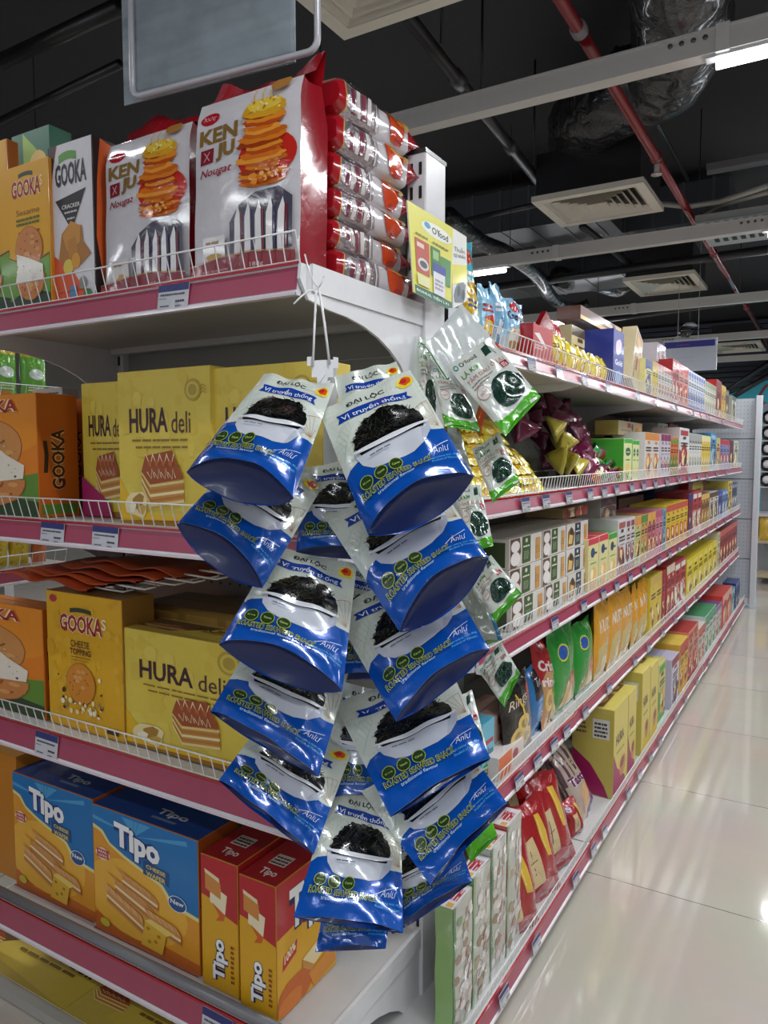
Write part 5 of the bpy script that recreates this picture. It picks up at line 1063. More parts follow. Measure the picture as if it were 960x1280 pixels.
for (a, b, py, n, c, acc, ds, dd) in ((818, 832, 720, 2, 'd4b83c', 'c8a850', 'pale yellow carton', .14), (832, 837, 712, 1, 'a82430', '8a1c24', 'red carton with orange seal', .14), (838, 848, 706, 2, 'a42a30', 'd8c8b0', 'red and white carton', .16), (848, 862, 702, 2, 'b0343a', 'dcd8d0', 'red carton with white rabbit shape', .16), (863, 900, 699, 6, 'd8c224', 'e0d060', 'lemon yellow carton', .34), (901, 904, 664, 1, 'd0c8a8', 'a89a70', 'tall cream carton', .1), (904, 925, 662, 6, '8a1c24', 'c05a50', 'dark red carton with striped front', .14)):
    rcarton(L, a, b, py, n, c, GA(int(a)+11, c, acc, pic=acc), ds, d=dd)
rcarton(L, 884, 899, 668, 1, 'c8a830', GA(97, 'c8a830', 'a8842c'), 'ochre carton standing behind the lemon ones', X=-.85, d=.1)
# ----- bottom shelf -----
L = 'bottom'; z0 = ZL[L]
def hura_bag(n_):
    me = None
    w, h, d = .10, .245, .042
    A = Art(w/h); A.fin = 'film'; A.rect(0, 0, 1, 1, 'b8bab0'); rd = random.Random(n_)
    for i in range(44):
        A.ell(rd.uniform(.15, .95), rd.uniform(.02, .9), .13, .035, rd.choice(['e4e0dc', 'a89478', 'd4ccc6', '7a9468', 'ece8e6', '98745c', 'd8d0cc']), 9, wob=.2, seed=i); 
        if i % 6: A.n -= .9
    for k in range(3): A.line([(.3+.2*k, .2+.25*k), (.5+.1*k, .28+.25*k), (.4+.2*k, .32+.25*k)], .03, '9c3a50')
    A.poly([(.0, 0), (.1, 0), (.06, .5), (.12, 1), (0, 1)], '2f7a3c' if n_ % 2 else '8aa878'); return w, h, d, A
def hura_mesh(n_, stripe):
    w, h, d, A = hura_bag(n_); mb = MB(); NX, NZ = 8, 14
    ph = n_*1.3
    def S(u, v, e=0): return Vector(((u-.5)*w, -.004*math.sin(math.pi*u)*math.sin(math.pi*v)+.0012*math.sin(14*v+ph)*math.sin(6*u+ph)-e, v*h))
    mb.add([S(i/NX, j/NZ) for j in range(NZ+1) for i in range(NX+1)], [(j*(NX+1)+i, j*(NX+1)+i+1, (j+1)*(NX+1)+i+1, (j+1)*(NX+1)+i) for j in range(NZ) for i in range(NX)], M('b4b8ac', 'film'), True)
    for sx in (0, 1):
        V = []
        for j in range(NZ+1):
            for i in range(4): p = S(sx, j/NZ); V.append((p.x, p.y+d*i/3, p.z))
        mb.add(V, [(j*4+i, j*4+i+1, j*4+i+5, j*4+i+4) for j in range(NZ) for i in range(3)], M(stripe, 'film'), True)
    mb.add([(-w/2, d, 0), (w/2, d, 0), (w/2, d, h), (-w/2, d, h)], [(0, 1, 2, 3)], M('b4b8ac', 'film'))
    mb.add([(-w/2, 0, h), (w/2, 0, h), (w/2, d, h), (-w/2, d, h)], [(0, 1, 2, 3)], M('d4d0d0', 'film'))
    At = Art(.6); At.rect(0, 0, 1, 1, 'dad6d8'); At.text('HURA', .3, .12, .8, .9, 'b01c34', .06, rot=90); At.rect(.04, .1, .2, .5, 'd8a84a')
    mb.art(At, (-w/2, .002, h+.0003), (w, 0, 0), (0, d-.004, 0), (0, 0, 1)); art_on(mb, A, S, 8, 14, .00012); return mb
hm = [hura_mesh(1, '8ab06a').mesh('cake_packet'), hura_mesh(2, '5a9a50').mesh('cake_packet'), hura_mesh(3, 'b4b8ac').mesh('cake_packet'), hura_mesh(4, 'b8342c').mesh('cake_packet')]
# the row starts behind the post
for i, (px, py) in enumerate(((567, 1137), (590, 1100), (613, 1064), (636, 1032))):
    X = -.662; h_ = ztop(px, py, X)-z0; o = inst('cake_packet', hm[i], ['clear cake packet standing nearest the white post, bottom aisle shelf', 'clear cake packet, second from the white post, bottom aisle shelf', 'clear cake packet, third from the white post, bottom aisle shelf', 'clear cake packet with red edge, beside the red potato bags'][i], 'packet', (X, 1.443+i*.1025, z0+.0005), (0, 0, math.pi/2), 'clear cake packets by the post', scale=(1, 1, h_/.245))
def potato(asp=.6):
    A = Art(asp); A.fin = 'foil'; A.rect(0, 0, 1, 1, 'a0141c'); A.ell(.18, .8, .1, .07, 'd8d8e4', 12); A.ell(.18, .8, .08, .05, '3a3a8a', 12); A.text('Sy', .12, .77, .26, .84, 'e8e8f0', .04)
    A.poly([(.62, .85), (.66, .6), (.72, .42), (.84, .4), (.82, .65), (.76, .84)], 'd8b03a'); A.line([(.66, .8), (.72, .5)], .02, 'e8d070'); A.poly([(.2, .64), (.5, .66), (.58, .2), (.3, .18)], 'd0b88a'); A.line([(.36, .55), (.4, .3)], .02, '5a4a3a'); A.line([(.32, .42), (.48, .44)], .015, '5a4a3a')
    A.poly([(.0, 0), (1, 0), (1, .16), (.6, .22), (.3, .12), (0, .1)], 'b4606a'); A.poly([(.3, .02), (.6, .1), (.9, .04), (.8, .18)], 'c8a8a8'); return A
AP = potato()
mp = [pack_mesh(.19, .25, .07, 70+q, '9c121a', AP, wr=1.6).mesh('snack_bag') for q in range(3)]
for i, (px, x, dz, tl, yw) in enumerate(((668, -.636, 0, -.24, -.28), (697, -.638, .006, -.28, -.28), (718, -.642, .02, -.30, -.25), (690, -.80, .12, -.5, -.1), (664, -.80, .10, -.45, -.1), (741, -.662, 0, -.3, -.2))):
    o = inst('snack_bag', mp[i % 3], 'red potato snack bag, %s' % ['frontmost of the pile, beside the clear packets', 'second of the front row on the bottom aisle shelf', 'third of the front row, highest one', 'lying behind the front row, right one', 'lying behind the front row, left one', 'with white lattice, low beside the striped bags'][i], 'snack bag', (x, ypos(px, L, x), max(z0, z0+dz)), (0, 0, 0), 'red potato snack bags on the bottom aisle shelf')
    o.rotation_euler = (Matrix.Rotation(math.pi/2+yw, 3, 'Z') @ Matrix.Rotation(tl, 3, 'X')).to_euler()
    if i < 3: o.scale = (1.1, 1, [1.02, 1.1, 1.12][i])
    if i == 5: o.scale = (.5, 1, .5)
def stripe(asp=.6):
    A = Art(asp); A.fin = 'foil'; A.rect(0, 0, 1, 1, 'b8a69a')
    for k in range(5): A.poly([(.0+k*.22, 1), (.1+k*.22, 1), (.05+k*.22, .6), (-.04+k*.22, .6)], '5a3c4c'); A.n -= .9
    A.n += 1; A.text('Tasty', .1, .5, .9, .68, '6a2a5a', .05, out='e0d4dc', ow=.05, slope=-.2); A.poly([(.2, .1), (.7, .15), (.75, .42), (.3, .4)], 'd8a878'); A.ell(.8, .2, .15, .1, 'a88ac0', 9, wob=.2); A.rect(0, 0, 1, .06, '7a5a9a'); return A
AS = stripe(); ms = [pack_mesh(.17, .27, .06, 80+q, 'a08c88', AS, wr=1.3).mesh('snack_bag') for q in range(2)]
for i, (px, x, z, tl, sc_) in enumerate(((731, -.735, .06, -.45, 1.08), (745, -.70, .04, -.42, 1.12), (756, -.672, .01, -.40, 1.0))):
    o = inst('snack_bag', ms[i % 2], 'brown and purple striped snack bag, %s of three leaning back, bottom aisle shelf' % ['nearest', 'middle', 'farthest'][i], 'snack bag', (x, ypos(px, L, x), z0+z), (0, 0, 0), 'striped snack bags')
    o.rotation_euler = (Matrix.Rotation(math.pi/2, 3, 'Z') @ Matrix.Rotation(tl, 3, 'X') @ Matrix.Rotation(-.3, 3, 'Y')).to_euler(); o.scale = (.95, 1, sc_)
def hura_t(asp, pk=1):
    A = Art(asp); A.rect(0, 0, 1, 1, 'd2c060'); A.text('HURA', .15, .56, .7, .68, '3c1420', .04, slope=.02); A.bars(.2, .46, .75, .5, 1, '8a7a34')
    if pk: A.poly([(0, .5), (.25, .3), (.5, .2), (.8, .1), (.9, 0), (0, 0)], 'a01458')
    else: A.poly([(.2, .0), (.5, .3), (.9, .2), (1, 0)], 'd8b81c')
    A.ell(.65, .25, .24, .12, 'c08a4c', 10, wob=.1); A.ell(.62, .29, .16, .06, '8a4a24', 10, wob=.1); return A
def hside(asp=1.5):
    A = Art(asp); A.rect(0, 0, 1, 1, 'c4b458'); A.rect(.5, .66, .9, .88, 'd8d8d0'); A.bars(.54, .68, .86, .86, 4, '3a3a3a'); A.bars(.1, .7, .35, .85, 3, '7a5a44'); return A
def htop():
    A = Art(.5); A.rect(0, 0, 1, 1, 'cfbf5e'); A.rect(.1, .3, .9, .7, '8a5a34'); A.ell(.5, .5, .3, .15, 'd8b070', 10); return A
def hs2():
    A = hside(); A.poly([(0, .52), (.45, .36), (.8, .12), (.9, 0), (0, .02)], 'a01458'); return A
rcarton(L, 776, 793.5, 880, 1, 'c4b458', hura_t, 'x', label='yellow and magenta layer cake carton, nearest on the bottom aisle shelf', left=hs2(), top=htop(), d=.155)
rcarton(L, 794, 804, 860, 1, 'c4b458', hura_t, 'x', label='yellow layer cake carton, second in line, bottom aisle shelf', left=hside(), top=htop(), d=.155)
rcarton(L, 811, 821, 834, 1, 'c8b43a', lambda a: hura_t(a, 0), 'x', label='yellow layer cake carton beyond a gap, bottom aisle shelf', left=hside(), top=htop(), d=.155, X=-.652)
rcarton(L, 821.5, 831, 826, 1, 'c8b43a', lambda a: hura_t(a, 0), 'x', label='yellow layer cake carton before the lilac one, bottom aisle shelf', left=hside(), top=htop(), d=.155, X=-.652)
rcarton(L, 831.5, 840, 823, 1, 'c8c070', lambda a: gen_art(5, 'c8c070', '4a9a3a', asp=a), 'pale green-yellow slim carton', d=.12, X=-.668)
rcarton(L, 848, 857, 816, 1, 'b8b4cc', GA(111, 'c4c0d4', '8a2a3a', pic='8a7a9a'), 'lilac-white carton', d=.14)
rcarton(L, 762, 776, 905, 1, 'b4a044', None, 'x', label='yellow carton set back behind the magenta one, bottom aisle shelf', X=-.86, d=.1)
for (a, b, py, n, c, acc, ds, dd, tc) in ((858, 868, 798, 2, 'd4a838', 'b83828', 'yellow carton with red edge', .2, 'd8b84a'), (868, 880, 783, 2, 'c8806a', 'a82830', 'salmon and red carton', .2, 'a83030'), (881, 889, 778, 2, 'ccc4bc', 'c05a50', 'white and rose carton', .14, None), (889, 902, 763, 3, 'c4ccc8', '4a9a7a', 'white and green carton', .16, '3a8a5a'), (902, 909, 752, 2, 'ccc8c0', '8a5a8a', 'white and purple carton', .14, '6a3a7a'), (910, 921, 738, 2, 'c83a2c', 'd8a090', 'red framed carton', .24, 'b83a30'), (921, 925, 730, 1, '3a8aa0', '8ab4bc', 'teal carton', .12, '2a7a94'), (926, 931, 722, 2, '23306a', '5a6aa0', 'navy carton at the far end', .1, None)):
    rcarton(L, a, b, py, n, c, GA(int(a)+13, c, acc, pic=acc), ds, d=dd, topc=tc)
rcarton(L, 870, 885, 758, 1, '2c2c34', None, 'x', label='dark grey carton deep behind the salmon cartons', X=-.86, d=.1); rcarton(L, 858, 878, 775, 2, 'c8a83a', GA(98, 'c8a83a', 'a03028'), 'ochre carton in the back row', X=-.84, d=.1)

# ----- price tags -----
def tag_mesh(w, h):
    mb = MB(); mb.box((-w/2, -.0012, -h), (w/2, 0, 0), M('c6c6cc', 'gloss')); A = Art(w/h); A.rect(0, .72, 1, 1, '27306e'); A.bars(.08, .55, .9, .68, 1, '4a4a58'); A.bars(.1, .1, .4, .2, 1, '5a5a66'); A.bars(.6, .25, .92, .4, 1, '3a3a44'); A.bars(.6, .08, .8, .16, 1, '5a5a66'); A.bars(.05, .42, .3, .48, 1, '6a6a70')
    mb.art(A, (-w/2, -.0014, -h), (w, 0, 0), (0, 0, h), (0, -1, 0)); return mb.mesh('price_tag')
TG = {}
ends = [(0, 217, 340, 'top'), (1, 66, 660, 'second, left one'), (1, 132, 665, 'second, right one'), (2, 59, 930, 'third'), (3, 272, 1263, 'fourth')]
for (li, px, py, nm) in ends:
    z, h = ELV[li]; w_, h_ = .080, h-.008
    x = on(px, py, 1, EYF-.01).x; k = round(h_, 3)
    if k not in TG: TG[k] = tag_mesh(w_, h_)
    inst('price_tag', TG[k], 'white price tag with dark blue header on the rail facing the camera, %s' % (nm+' shelf' if ',' not in nm else nm), 'price tag', (x, EYF-.0085, z-.004), (-.1 if li else -.12, .02, 0))
tm = tag_mesh(.058, .035); YT = {'top': (655, 690, 722, 752, 790, 815, 838, 860, 880, 898), 'second': (650, 676, 705, 732, 750, 766, 785, 800, 815, 830, 845, 858, 870, 880, 893, 905), 'third': (690, 727, 752, 769, 786, 803, 822, 836, 848, 860, 872, 884, 895, 906, 915), 'fourth': (647, 671, 692, 708, 732, 762, 795, 812, 830, 846, 860, 874, 888, 900, 912), 'bottom': (630, 672, 723, 746, 760, 790, 804, 818, 830, 850, 862, 876, 890, 905, 918)}
for nm, z, h, ax in ALV:
    for i, px in enumerate(YT[nm]):
        inst('price_tag', tm, 'small price tag, %s from the near end of the %s aisle rail' % (ORD[i], nm), 'price tag', (ax+.0135, on(px, 600, 0, ax).y, z-.005), (-.17, 0, math.pi/2), 'price tags on the aisle rack rails')
# ================= ceiling services =================
BEAM = M('c6c4c0', 'metal'); DIF = M('d8d2c4', 'metal'); DK = M('101013', 'duct'); PIPE = M('2c2d31', 'metal'); TZ = 2.60
for i, y in enumerate((-.9, .75, 2.66, 4.80, 6.95, 9.1, 11.2)):
    tr = thing('lighting_trunking', 'grey steel lighting trunking, %s' % ['behind the camera', 'over the near shelves', 'nearest one in view, over the black duct', 'second in view, beyond the large air vent', 'third in view', 'fourth in view, beyond the hanging sign', 'farthest one, before the far wall'][i], 'light track', (0, y, TZ), 0, 'lighting trunking runs')
    mb = MB(); mb.box((-6, -.03, 0), (5, .03, .075), BEAM); mb.box((-6, -.034, .068), (5, .034, .075), BEAM); mb.build('channel', tr)
    for x in (-3.2, -1.58, -.35, .9): MB().box((x-.02, -.036, -.004), (x+.02, .036, .08), M('d0cec8', 'metal')).build('joint_clamp', tr)
    for x in (-1.58, -.35):
        for k in range(4): MB().tube([(x-.05-.035*k, -.031, .05), (x-.05-.035*k, -.034, .05)], .008, M('5c5a58', 'metal'), 8).build('bolt', tr)
    for x in (-3.8, -1.9, -.1, 1.7): MB().tube([(x, 0, .075), (x, 0, .9)], .003, PIPE, 5).build('hanger_rod', tr)
for i, (tx, ty, tz) in enumerate(TUBES):
    t = thing('tube_lamp', 'white fluorescent tube lamp fixed under the ceiling trunking', 'ceiling light', (tx, ty, tz+.035), 0, 'tube lamps under the trunking')
    MB().box((-.6, -.02, -.01), (.6, .02, .0), M('c8c8c8', 'metal')).build('lamp_base', t)
    MB().tube([(-.57, 0, -.027), (.57, 0, -.027)], .015, emit('f4f8ff', 9.0), 10).build('lamp_tube', t)
def diffuser(x0, x1, y0, y1, z, label):
    t = thing('ceiling_diffuser', label, 'air vent', ((x0+x1)/2, (y0+y1)/2, z), 0); w, d = (x1-x0)/2, (y1-y0)/2
    mb = MB(); fr_ = .05
    for a, b in (((-w, -d, 0), (w, -d+fr_, .03)), ((-w, d-fr_, 0), (w, d, .03)), ((-w, -d+fr_, 0), (-w+fr_, d-fr_, .03)), ((w-fr_, -d+fr_, 0), (w, d-fr_, .03))): mb.box(a, b, DIF)
    mb.build('frame', t)
    mb = MB()
    for k in range(6):
        s0 = 1-k*.155; a, b = (w-fr_)*s0, (d-fr_)*s0; a2, b2 = a-(w*.10), b-(d*.10)
        if min(a2, b2) <= 0: break
        V = [(-a, -b, .004), (a, -b, .004), (a, b, .004), (-a, b, .004), (-a2, -b2, .03), (a2, -b2, .03), (a2, b2, .03), (-a2, b2, .03)]
        V += [(x, y, z_+.003) for x, y, z_ in V]
        mb.add(V, [(i, (i+1) % 4, 4+(i+1) % 4, 4+i) for i in range(4)]+[(8+i, 12+i, 12+(i+1) % 4, 8+(i+1) % 4) for i in range(4)], DIF)
    mb.build('louver', t)
    MB().box((-w+.02, -d+.02, .032), (w-.02, d-.02, .26), M('17171a', 'metal')).build('plenum_box', t)
diffuser(-1.486, -.886, 1.62, 2.22, 2.75, 'beige square ceiling air vent overhead at the top edge, near the hanging frame')
diffuser(-1.51, -.905, 4.12, 4.66, 2.75, 'beige louvred ceiling air vent below the black duct, largest in full view')
diffuser(-1.54, -.99, 6.34, 7.03, 2.75, 'beige louvred ceiling air vent further down the aisle')
p = on(830, 424, 2, 2.75); q = on(938, 428, 2, 2.75)
diffuser(-1.45, -.86, 10.6, 11.5, 2.75, 'beige ceiling air vent farthest away, above the hanging sign')
def crinkle_tube(name, label, P, R, cat='air duct', m=None, fold=.06, n=26, per=6):
    Q = []
    for i in range(len(P)-1):
        p0 = P[max(0, i-1)]; p1, p2 = P[i], P[i+1]; p3 = P[min(len(P)-1, i+2)]
        for k in range(per):
            t = k/per; Q.append(tuple(.5*((2*p1[j])+(-p0[j]+p2[j])*t+(2*p0[j]-5*p1[j]+4*p2[j]-p3[j])*t*t+(-p0[j]+3*p1[j]-3*p2[j]+p3[j])*t**3) for j in range(3)))
    Q.append(P[-1]); mb = MB(); mb.tube(Q, [R]*len(Q), m or DK, n)
    for i, v in enumerate(mb.V):
        if i >= len(Q)*n: break
        c = Vector(Q[i//n]); d = Vector(v)-c; k = noise.noise(Vector(v)*9)*fold*1.6+noise.noise(Vector(v)*23)*fold; mb.V[i] = tuple(c+d*(1+k))
    ob = mb.build(name, None, fix=True); return tag(ob, label, cat)
def Z(x, y, z): return tuple(on(x, y, 2, z))
crinkle_tube('flexible_duct', 'fat black foil-wrapped air duct snaking above the nearest trunking', [Z(852, -120, 3.14), Z(852, -20, 3.14), Z(850, 45, 3.14), Z(828, 95, 3.14), Z(775, 118, 3.14), Z(735, 150, 3.14), Z(729, 180, 3.16)], .195, per=12, fold=.05, n=40)
crinkle_tube('flexible_duct', 'black duct hose curling under the ceiling left of the second vent', [Z(560, 270, 2.9), Z(600, 302, 2.88), Z(640, 320, 2.86), Z(672, 345, 2.84), Z(690, 372, 2.8), Z(716, 386, 2.8), Z(736, 380, 2.85)], .06, fold=.04, n=16)
crinkle_tube('flexible_duct', 'black duct hose dropping into the second vent from behind', [Z(700, 345, 2.95), Z(716, 352, 3.1), Z(742, 352, 3.08), Z(770, 360, 3.1), Z(782, 352, 3.1)], .09, fold=.05, n=16)
def pipe(label, P, r, m, name='pipe', cat='pipe', n=12):
    mb = MB(); mb.tube(P, r, m, n); return tag(mb.build(name, None), label, cat)
RP = M('7c1a22', 'gloss')
t = thing('sprinkler_pipe', 'long red sprinkler pipe running down the aisle under the ceiling', 'pipe', (0, 0, 0))
MB().tube([(-.80, 1.0, 2.78), (-.80, 13.5, 2.78)], .021, RP, 14).build('pipe_run', t)
for y in (2.62, 3.9, 5.9, 8.2): MB().tube([(-.80, y-.02, 2.78), (-.80, y+.02, 2.78)], .028, RP if y != 2.62 else M('8a8888', 'metal'), 14).build('coupling', t)
mb = MB(); mb.tube([(-.80, 3.92, 2.78), (-.80, 3.92, 2.70)], .012, M('b8b4b0', 'metal'), 10); mb.tube([(-.80, 3.92, 2.71), (-.80, 3.92, 2.705)], .026, M('b8b4b0', 'metal'), 12); mb.build('sprinkler_head', t)
for y in (2.4, 5.2, 7.6): MB().tube([(-.80, y, 2.8), (-.80, y, 3.5)], .004, PIPE, 6).build('hanger_rod', t)
pipe('red sprinkler branch crossing the ceiling beyond the second vent', [Z(770, 392, 2.72), Z(960, 368, 2.72)], .018, RP)
t = thing('conduit_pipe', 'grey-black pipe running down the room between the vents', 'pipe', (0, 0, 0))
a_, b_ = Vector(Z(508, 18, 2.95)), Vector(Z(686, 244, 2.95)); MB().tube([a_, b_], .026, PIPE, 12).build('pipe_run', t)
for f_ in (.25, .62): c_ = a_.lerp(b_, f_); MB().tube([c_-(b_-a_).normalized()*.04, c_+(b_-a_).normalized()*.04], .034, M('3a3b40', 'metal'), 12).build('coupling', t)
for q in ((552, 55), (602, 120), (667, 205)): c_ = Vector(Z(*q, 2.95)); MB().tube([c_, (c_.x, c_.y, 3.5)], .006, M('121214', 'metal'), 6).build('hanger_rod', t)
pipe('dark pipe continuing past the largest vent toward the second trunking', [Z(728, 283, 2.9), Z(790, 332, 2.9)], .026, PIPE)
pipe('dark pipe crossing the ceiling below the second trunking', [Z(600, 362, 2.85), Z(700, 348, 2.85), Z(960, 312, 2.85)], .035, M('222327', 'metal'))
pipe('thin dark conduit crossing at the left of the largest vent', [Z(560, 280, 3.0), Z(720, 245, 3.0)], .018, PIPE)
pipe('thin dark conduit high above the right of the aisle', [Z(770, 60, 3.3), Z(860, 225, 3.3)], .012, M('161618', 'metal'))
pipe('dark pipe crossing under the third trunking', [Z(740, 402, 2.8), Z(960, 372, 2.8)], .03, M('2a2a2e', 'metal'))
pipe('white drain hose curving into the ceiling cassette, upper one', [Z(820, 254, 2.8), Z(860, 258, 2.8), Z(900, 252, 2.8), Z(960, 232, 2.8)], .016, M('9c9c94', 'metal'))
pipe('white drain hose curving into the ceiling cassette, lower one', [Z(874, 284, 2.8), Z(882, 268, 2.8), Z(905, 255, 2.8), Z(960, 240, 2.8)], .016, M('9c9c94', 'metal'))
for i, (q0, q1, z_, r_) in enumerate((((0, 78), (150, 8), 3.2, .035), ((0, 152), (150, 80), 3.0, .02), ((0, 190), (140, 205), 3.1, .012))):
    pipe('dark conduit crossing the ceiling at the upper left, %s from the top' % ORD[i], [Z(*q0, z_), Z(*q1, z_)], r_, M('101012', 'metal'))
# cassette unit with slotted grille
c = on(872, 284, 2, 2.7); t = thing('ceiling_cassette', 'white ceiling air unit with slotted grille at the right edge', 'air conditioner', (c.x, c.y, 2.7))
mb = MB(); mb.box((0, -.1, 0), (1.2, .5, .04), M('a8a8a4', 'metal')); mb.build('panel', t)
mb = MB()
for r_ in (0, 1):
    for k in range(22): mb.box((.05+k*.05, -.06+r_*.38, -.002), (.078+k*.05, .02+r_*.38, .001), HOLE)
mb.build('grille', t)
c = on(884, 214, 2, 3.0); mb = MB(); mb.box((0, -.04, 0), (1.4, .04, .03), M('6a6a6c', 'metal')); mb.box((0, -.012, -.02), (1.4, .012, 0), M('8a8a8c', 'metal')); tag(mb.build('lamp_batten', None, c), 'unlit grey lamp batten high at the right edge', 'ceiling light')
# sheet metal ducts in the dark
for i, (px, py, z_, sx, sy, lb) in enumerate(((640, 300, 3.05, 1.6, .5, 'dark sheet metal duct above the second trunking'), (655, 365, 3.0, 2.4, .6, 'grey sheet metal duct above the third trunking'), (790, 300, 3.1, 1.5, .5, 'dark sheet metal duct beside the red pipe'))):
    c = on(px, py, 2, z_); mb = MB(); mb.box((-sx/2, -sy/2, 0), (sx/2, sy/2, .3), M('3c3f44', 'metal'))
    for k in range(-3, 4): mb.box((k*sx/7-.01, -sy/2-.006, -.006), (k*sx/7+.01, sy/2+.006, .306), M('4a4d52', 'metal'))
    for sx_ in (-sx*.4, sx*.4): mb.box((sx_-.006, -.01, .3), (sx_+.006, .01, 3.5-c.z), PIPE)
    tag(mb.build('sheet_duct', None, c), lb, 'air duct')
# hanging notice frame at upper left
hd = (RT*(2043/940)-Vector((FW.x, FW.y, 0)).normalized()).normalized()
P0 = dp(166, 122, 1.55)
r2 = ray(397, 62); n_ = hd.cross(Vector((0, 0, 1))); tt = (P0-CAM).dot(n_)/r2.dot(n_); P1 = CAM+r2*tt
Wf = (P1-P0).length; hd = Vector((P1.x-P0.x, P1.y-P0.y, 0)).normalized(); n_ = hd.cross(Vector((0, 0, 1)))
t = thing('sign_frame', 'empty clear sign holder with rounded white frame hanging above the top shelf', 'sign holder', P0); rz_ = math.atan2(hd.y, hd.x); t.rotation_euler.z = rz_
mb = MB(); R0 = .02; Hf = .40; P = []
for cx_, cz_, a0 in ((R0, R0, 180), (Wf-R0, R0, 270), (Wf-R0, Hf-R0, 0), (R0, Hf-R0, 90)):
    for k in range(5): a = math.radians(a0+k*22.5); P.append((cx_+R0*math.cos(a), 0, cz_+R0*math.sin(a)))
P.append(P[0]); mb.tube(P, .0065, M('b4b4ba', 'gloss'), 10, cap=False); mb.build('frame', t)
def plexi():
    m = bpy.data.materials.new('scuffed sheet with painted reflections'); m.use_nodes = True; nt = m.node_tree; b = nt.nodes['Principled BSDF']; tc = nt.nodes.new('ShaderNodeTexCoord')
    n1 = nt.nodes.new('ShaderNodeTexNoise'); n1.inputs['Scale'].default_value = 9; n1.inputs['Detail'].default_value = 8; n1.inputs['Roughness'].default_value = .7
    mp = nt.nodes.new('ShaderNodeMapping'); mp.inputs['Scale'].default_value = (1.5, 1, 10); mp.inputs['Rotation'].default_value = (0, .35, 0); n2 = nt.nodes.new('ShaderNodeTexNoise'); n2.inputs['Scale'].default_value = 4
    cr = nt.nodes.new('ShaderNodeValToRGB'); cr.color_ramp.elements[0].position = .35; cr.color_ramp.elements[0].color = rgb('7e8a90'); cr.color_ramp.elements[1].position = .7; cr.color_ramp.elements[1].color = rgb('c0ccd2')  # scratchy grey-blue tones, raised so the colour itself carries the sheet's reflections
    mx = nt.nodes.new('ShaderNodeMix'); mx.data_type = 'FLOAT'; mx.inputs[0].default_value = .35
    nt.links.new(tc.outputs['Object'], n1.inputs['Vector']); nt.links.new(tc.outputs['Object'], mp.inputs[0]); nt.links.new(mp.outputs[0], n2.inputs['Vector'])
    nt.links.new(n1.outputs['Fac'], mx.inputs[2]); nt.links.new(n2.outputs['Fac'], mx.inputs[3]); nt.links.new(mx.outputs[0], cr.inputs[0]); nt.links.new(cr.outputs[0], b.inputs['Base Color'])
    b.inputs['Roughness'].default_value = .25; b.inputs['Alpha'].default_value = .93; return m
MB().box((-.035, .012, -.004), (Wf-.055, .015, Hf-.01), plexi()).build('plastic_sheet', t)
MB().box((.01, .004, .012), (Wf-.055, .006, Hf-.02), clear('a8b4ba', .25)).build('front_sheet', t)
mb = MB(); mb.tube([(.08, 0, Hf), (.08, 0, 1.3)], .0012, WIRE, 5); mb.tube([(Wf-.08, 0, Hf), (Wf-.08, 0, 1.3)], .0012, WIRE, 5); mb.build('wire', t)
# hanging white and blue sign in the distance
Ys = 6.6
a, b = on(829, 426, 1, Ys), on(897, 421, 1, Ys); c = on(829, 466, 1, Ys)
t = thing('hanging_sign', 'white hanging sign with blue header band above the far shelves', 'sign', ((a.x+b.x)/2, Ys, c.z)); w_ = (b.x-a.x)/2; h_ = a.z-c.z
mb = MB(); mb.bbox((-w_, -.006, 0), (w_, .006, h_), M('c4c6d4', 'gloss'), .004); A = Art(w_*2/h_); A.rect(.03, .74, .96, .93, '2c2f8c'); A.bars(.25, .8, .5, .87, 1, '7a3a7a'); A.bars(.3, .42, .6, .47, 1, 'aeb2c4'); A.bars(.3, .3, .6, .34, 1, 'aeb2c4'); mb.art(A, (-w_, -.0062, 0), (2*w_, 0, 0), (0, 0, h_), (0, -1, 0)); mb.build('panel', t)
mb = MB(); mb.tube([(-w_*.45, 0, h_), (-w_*.45, 0, h_+1.2)], .0025, M('b0b0b4', 'metal'), 5); mb.tube([(w_*.3, 0, h_), (w_*.3, 0, h_+1.2)], .0025, M('b0b0b4', 'metal'), 5); mb.build('wire', t)
c = on(862, 408, 1, 7.2); t = thing('security_camera', 'small white and black dome camera hanging above the sign', 'camera', c)
mb = MB(); mb.tube([(0, 0, 0), (0, 0, .03)], [.07, .04], M('c4c4c8', 'gloss'), 14); mb.tube([(0, 0, .03), (0, 0, 3.5-c.z)], .006, PIPE, 6); mb.build('mount', t); MB().tube([(-.02, 0, 0), (-.03, 0, -.04), (-.04, 0, -.09)], [.05, .055, .04], M('141418', 'gloss'), 14).build('camera_head', t)
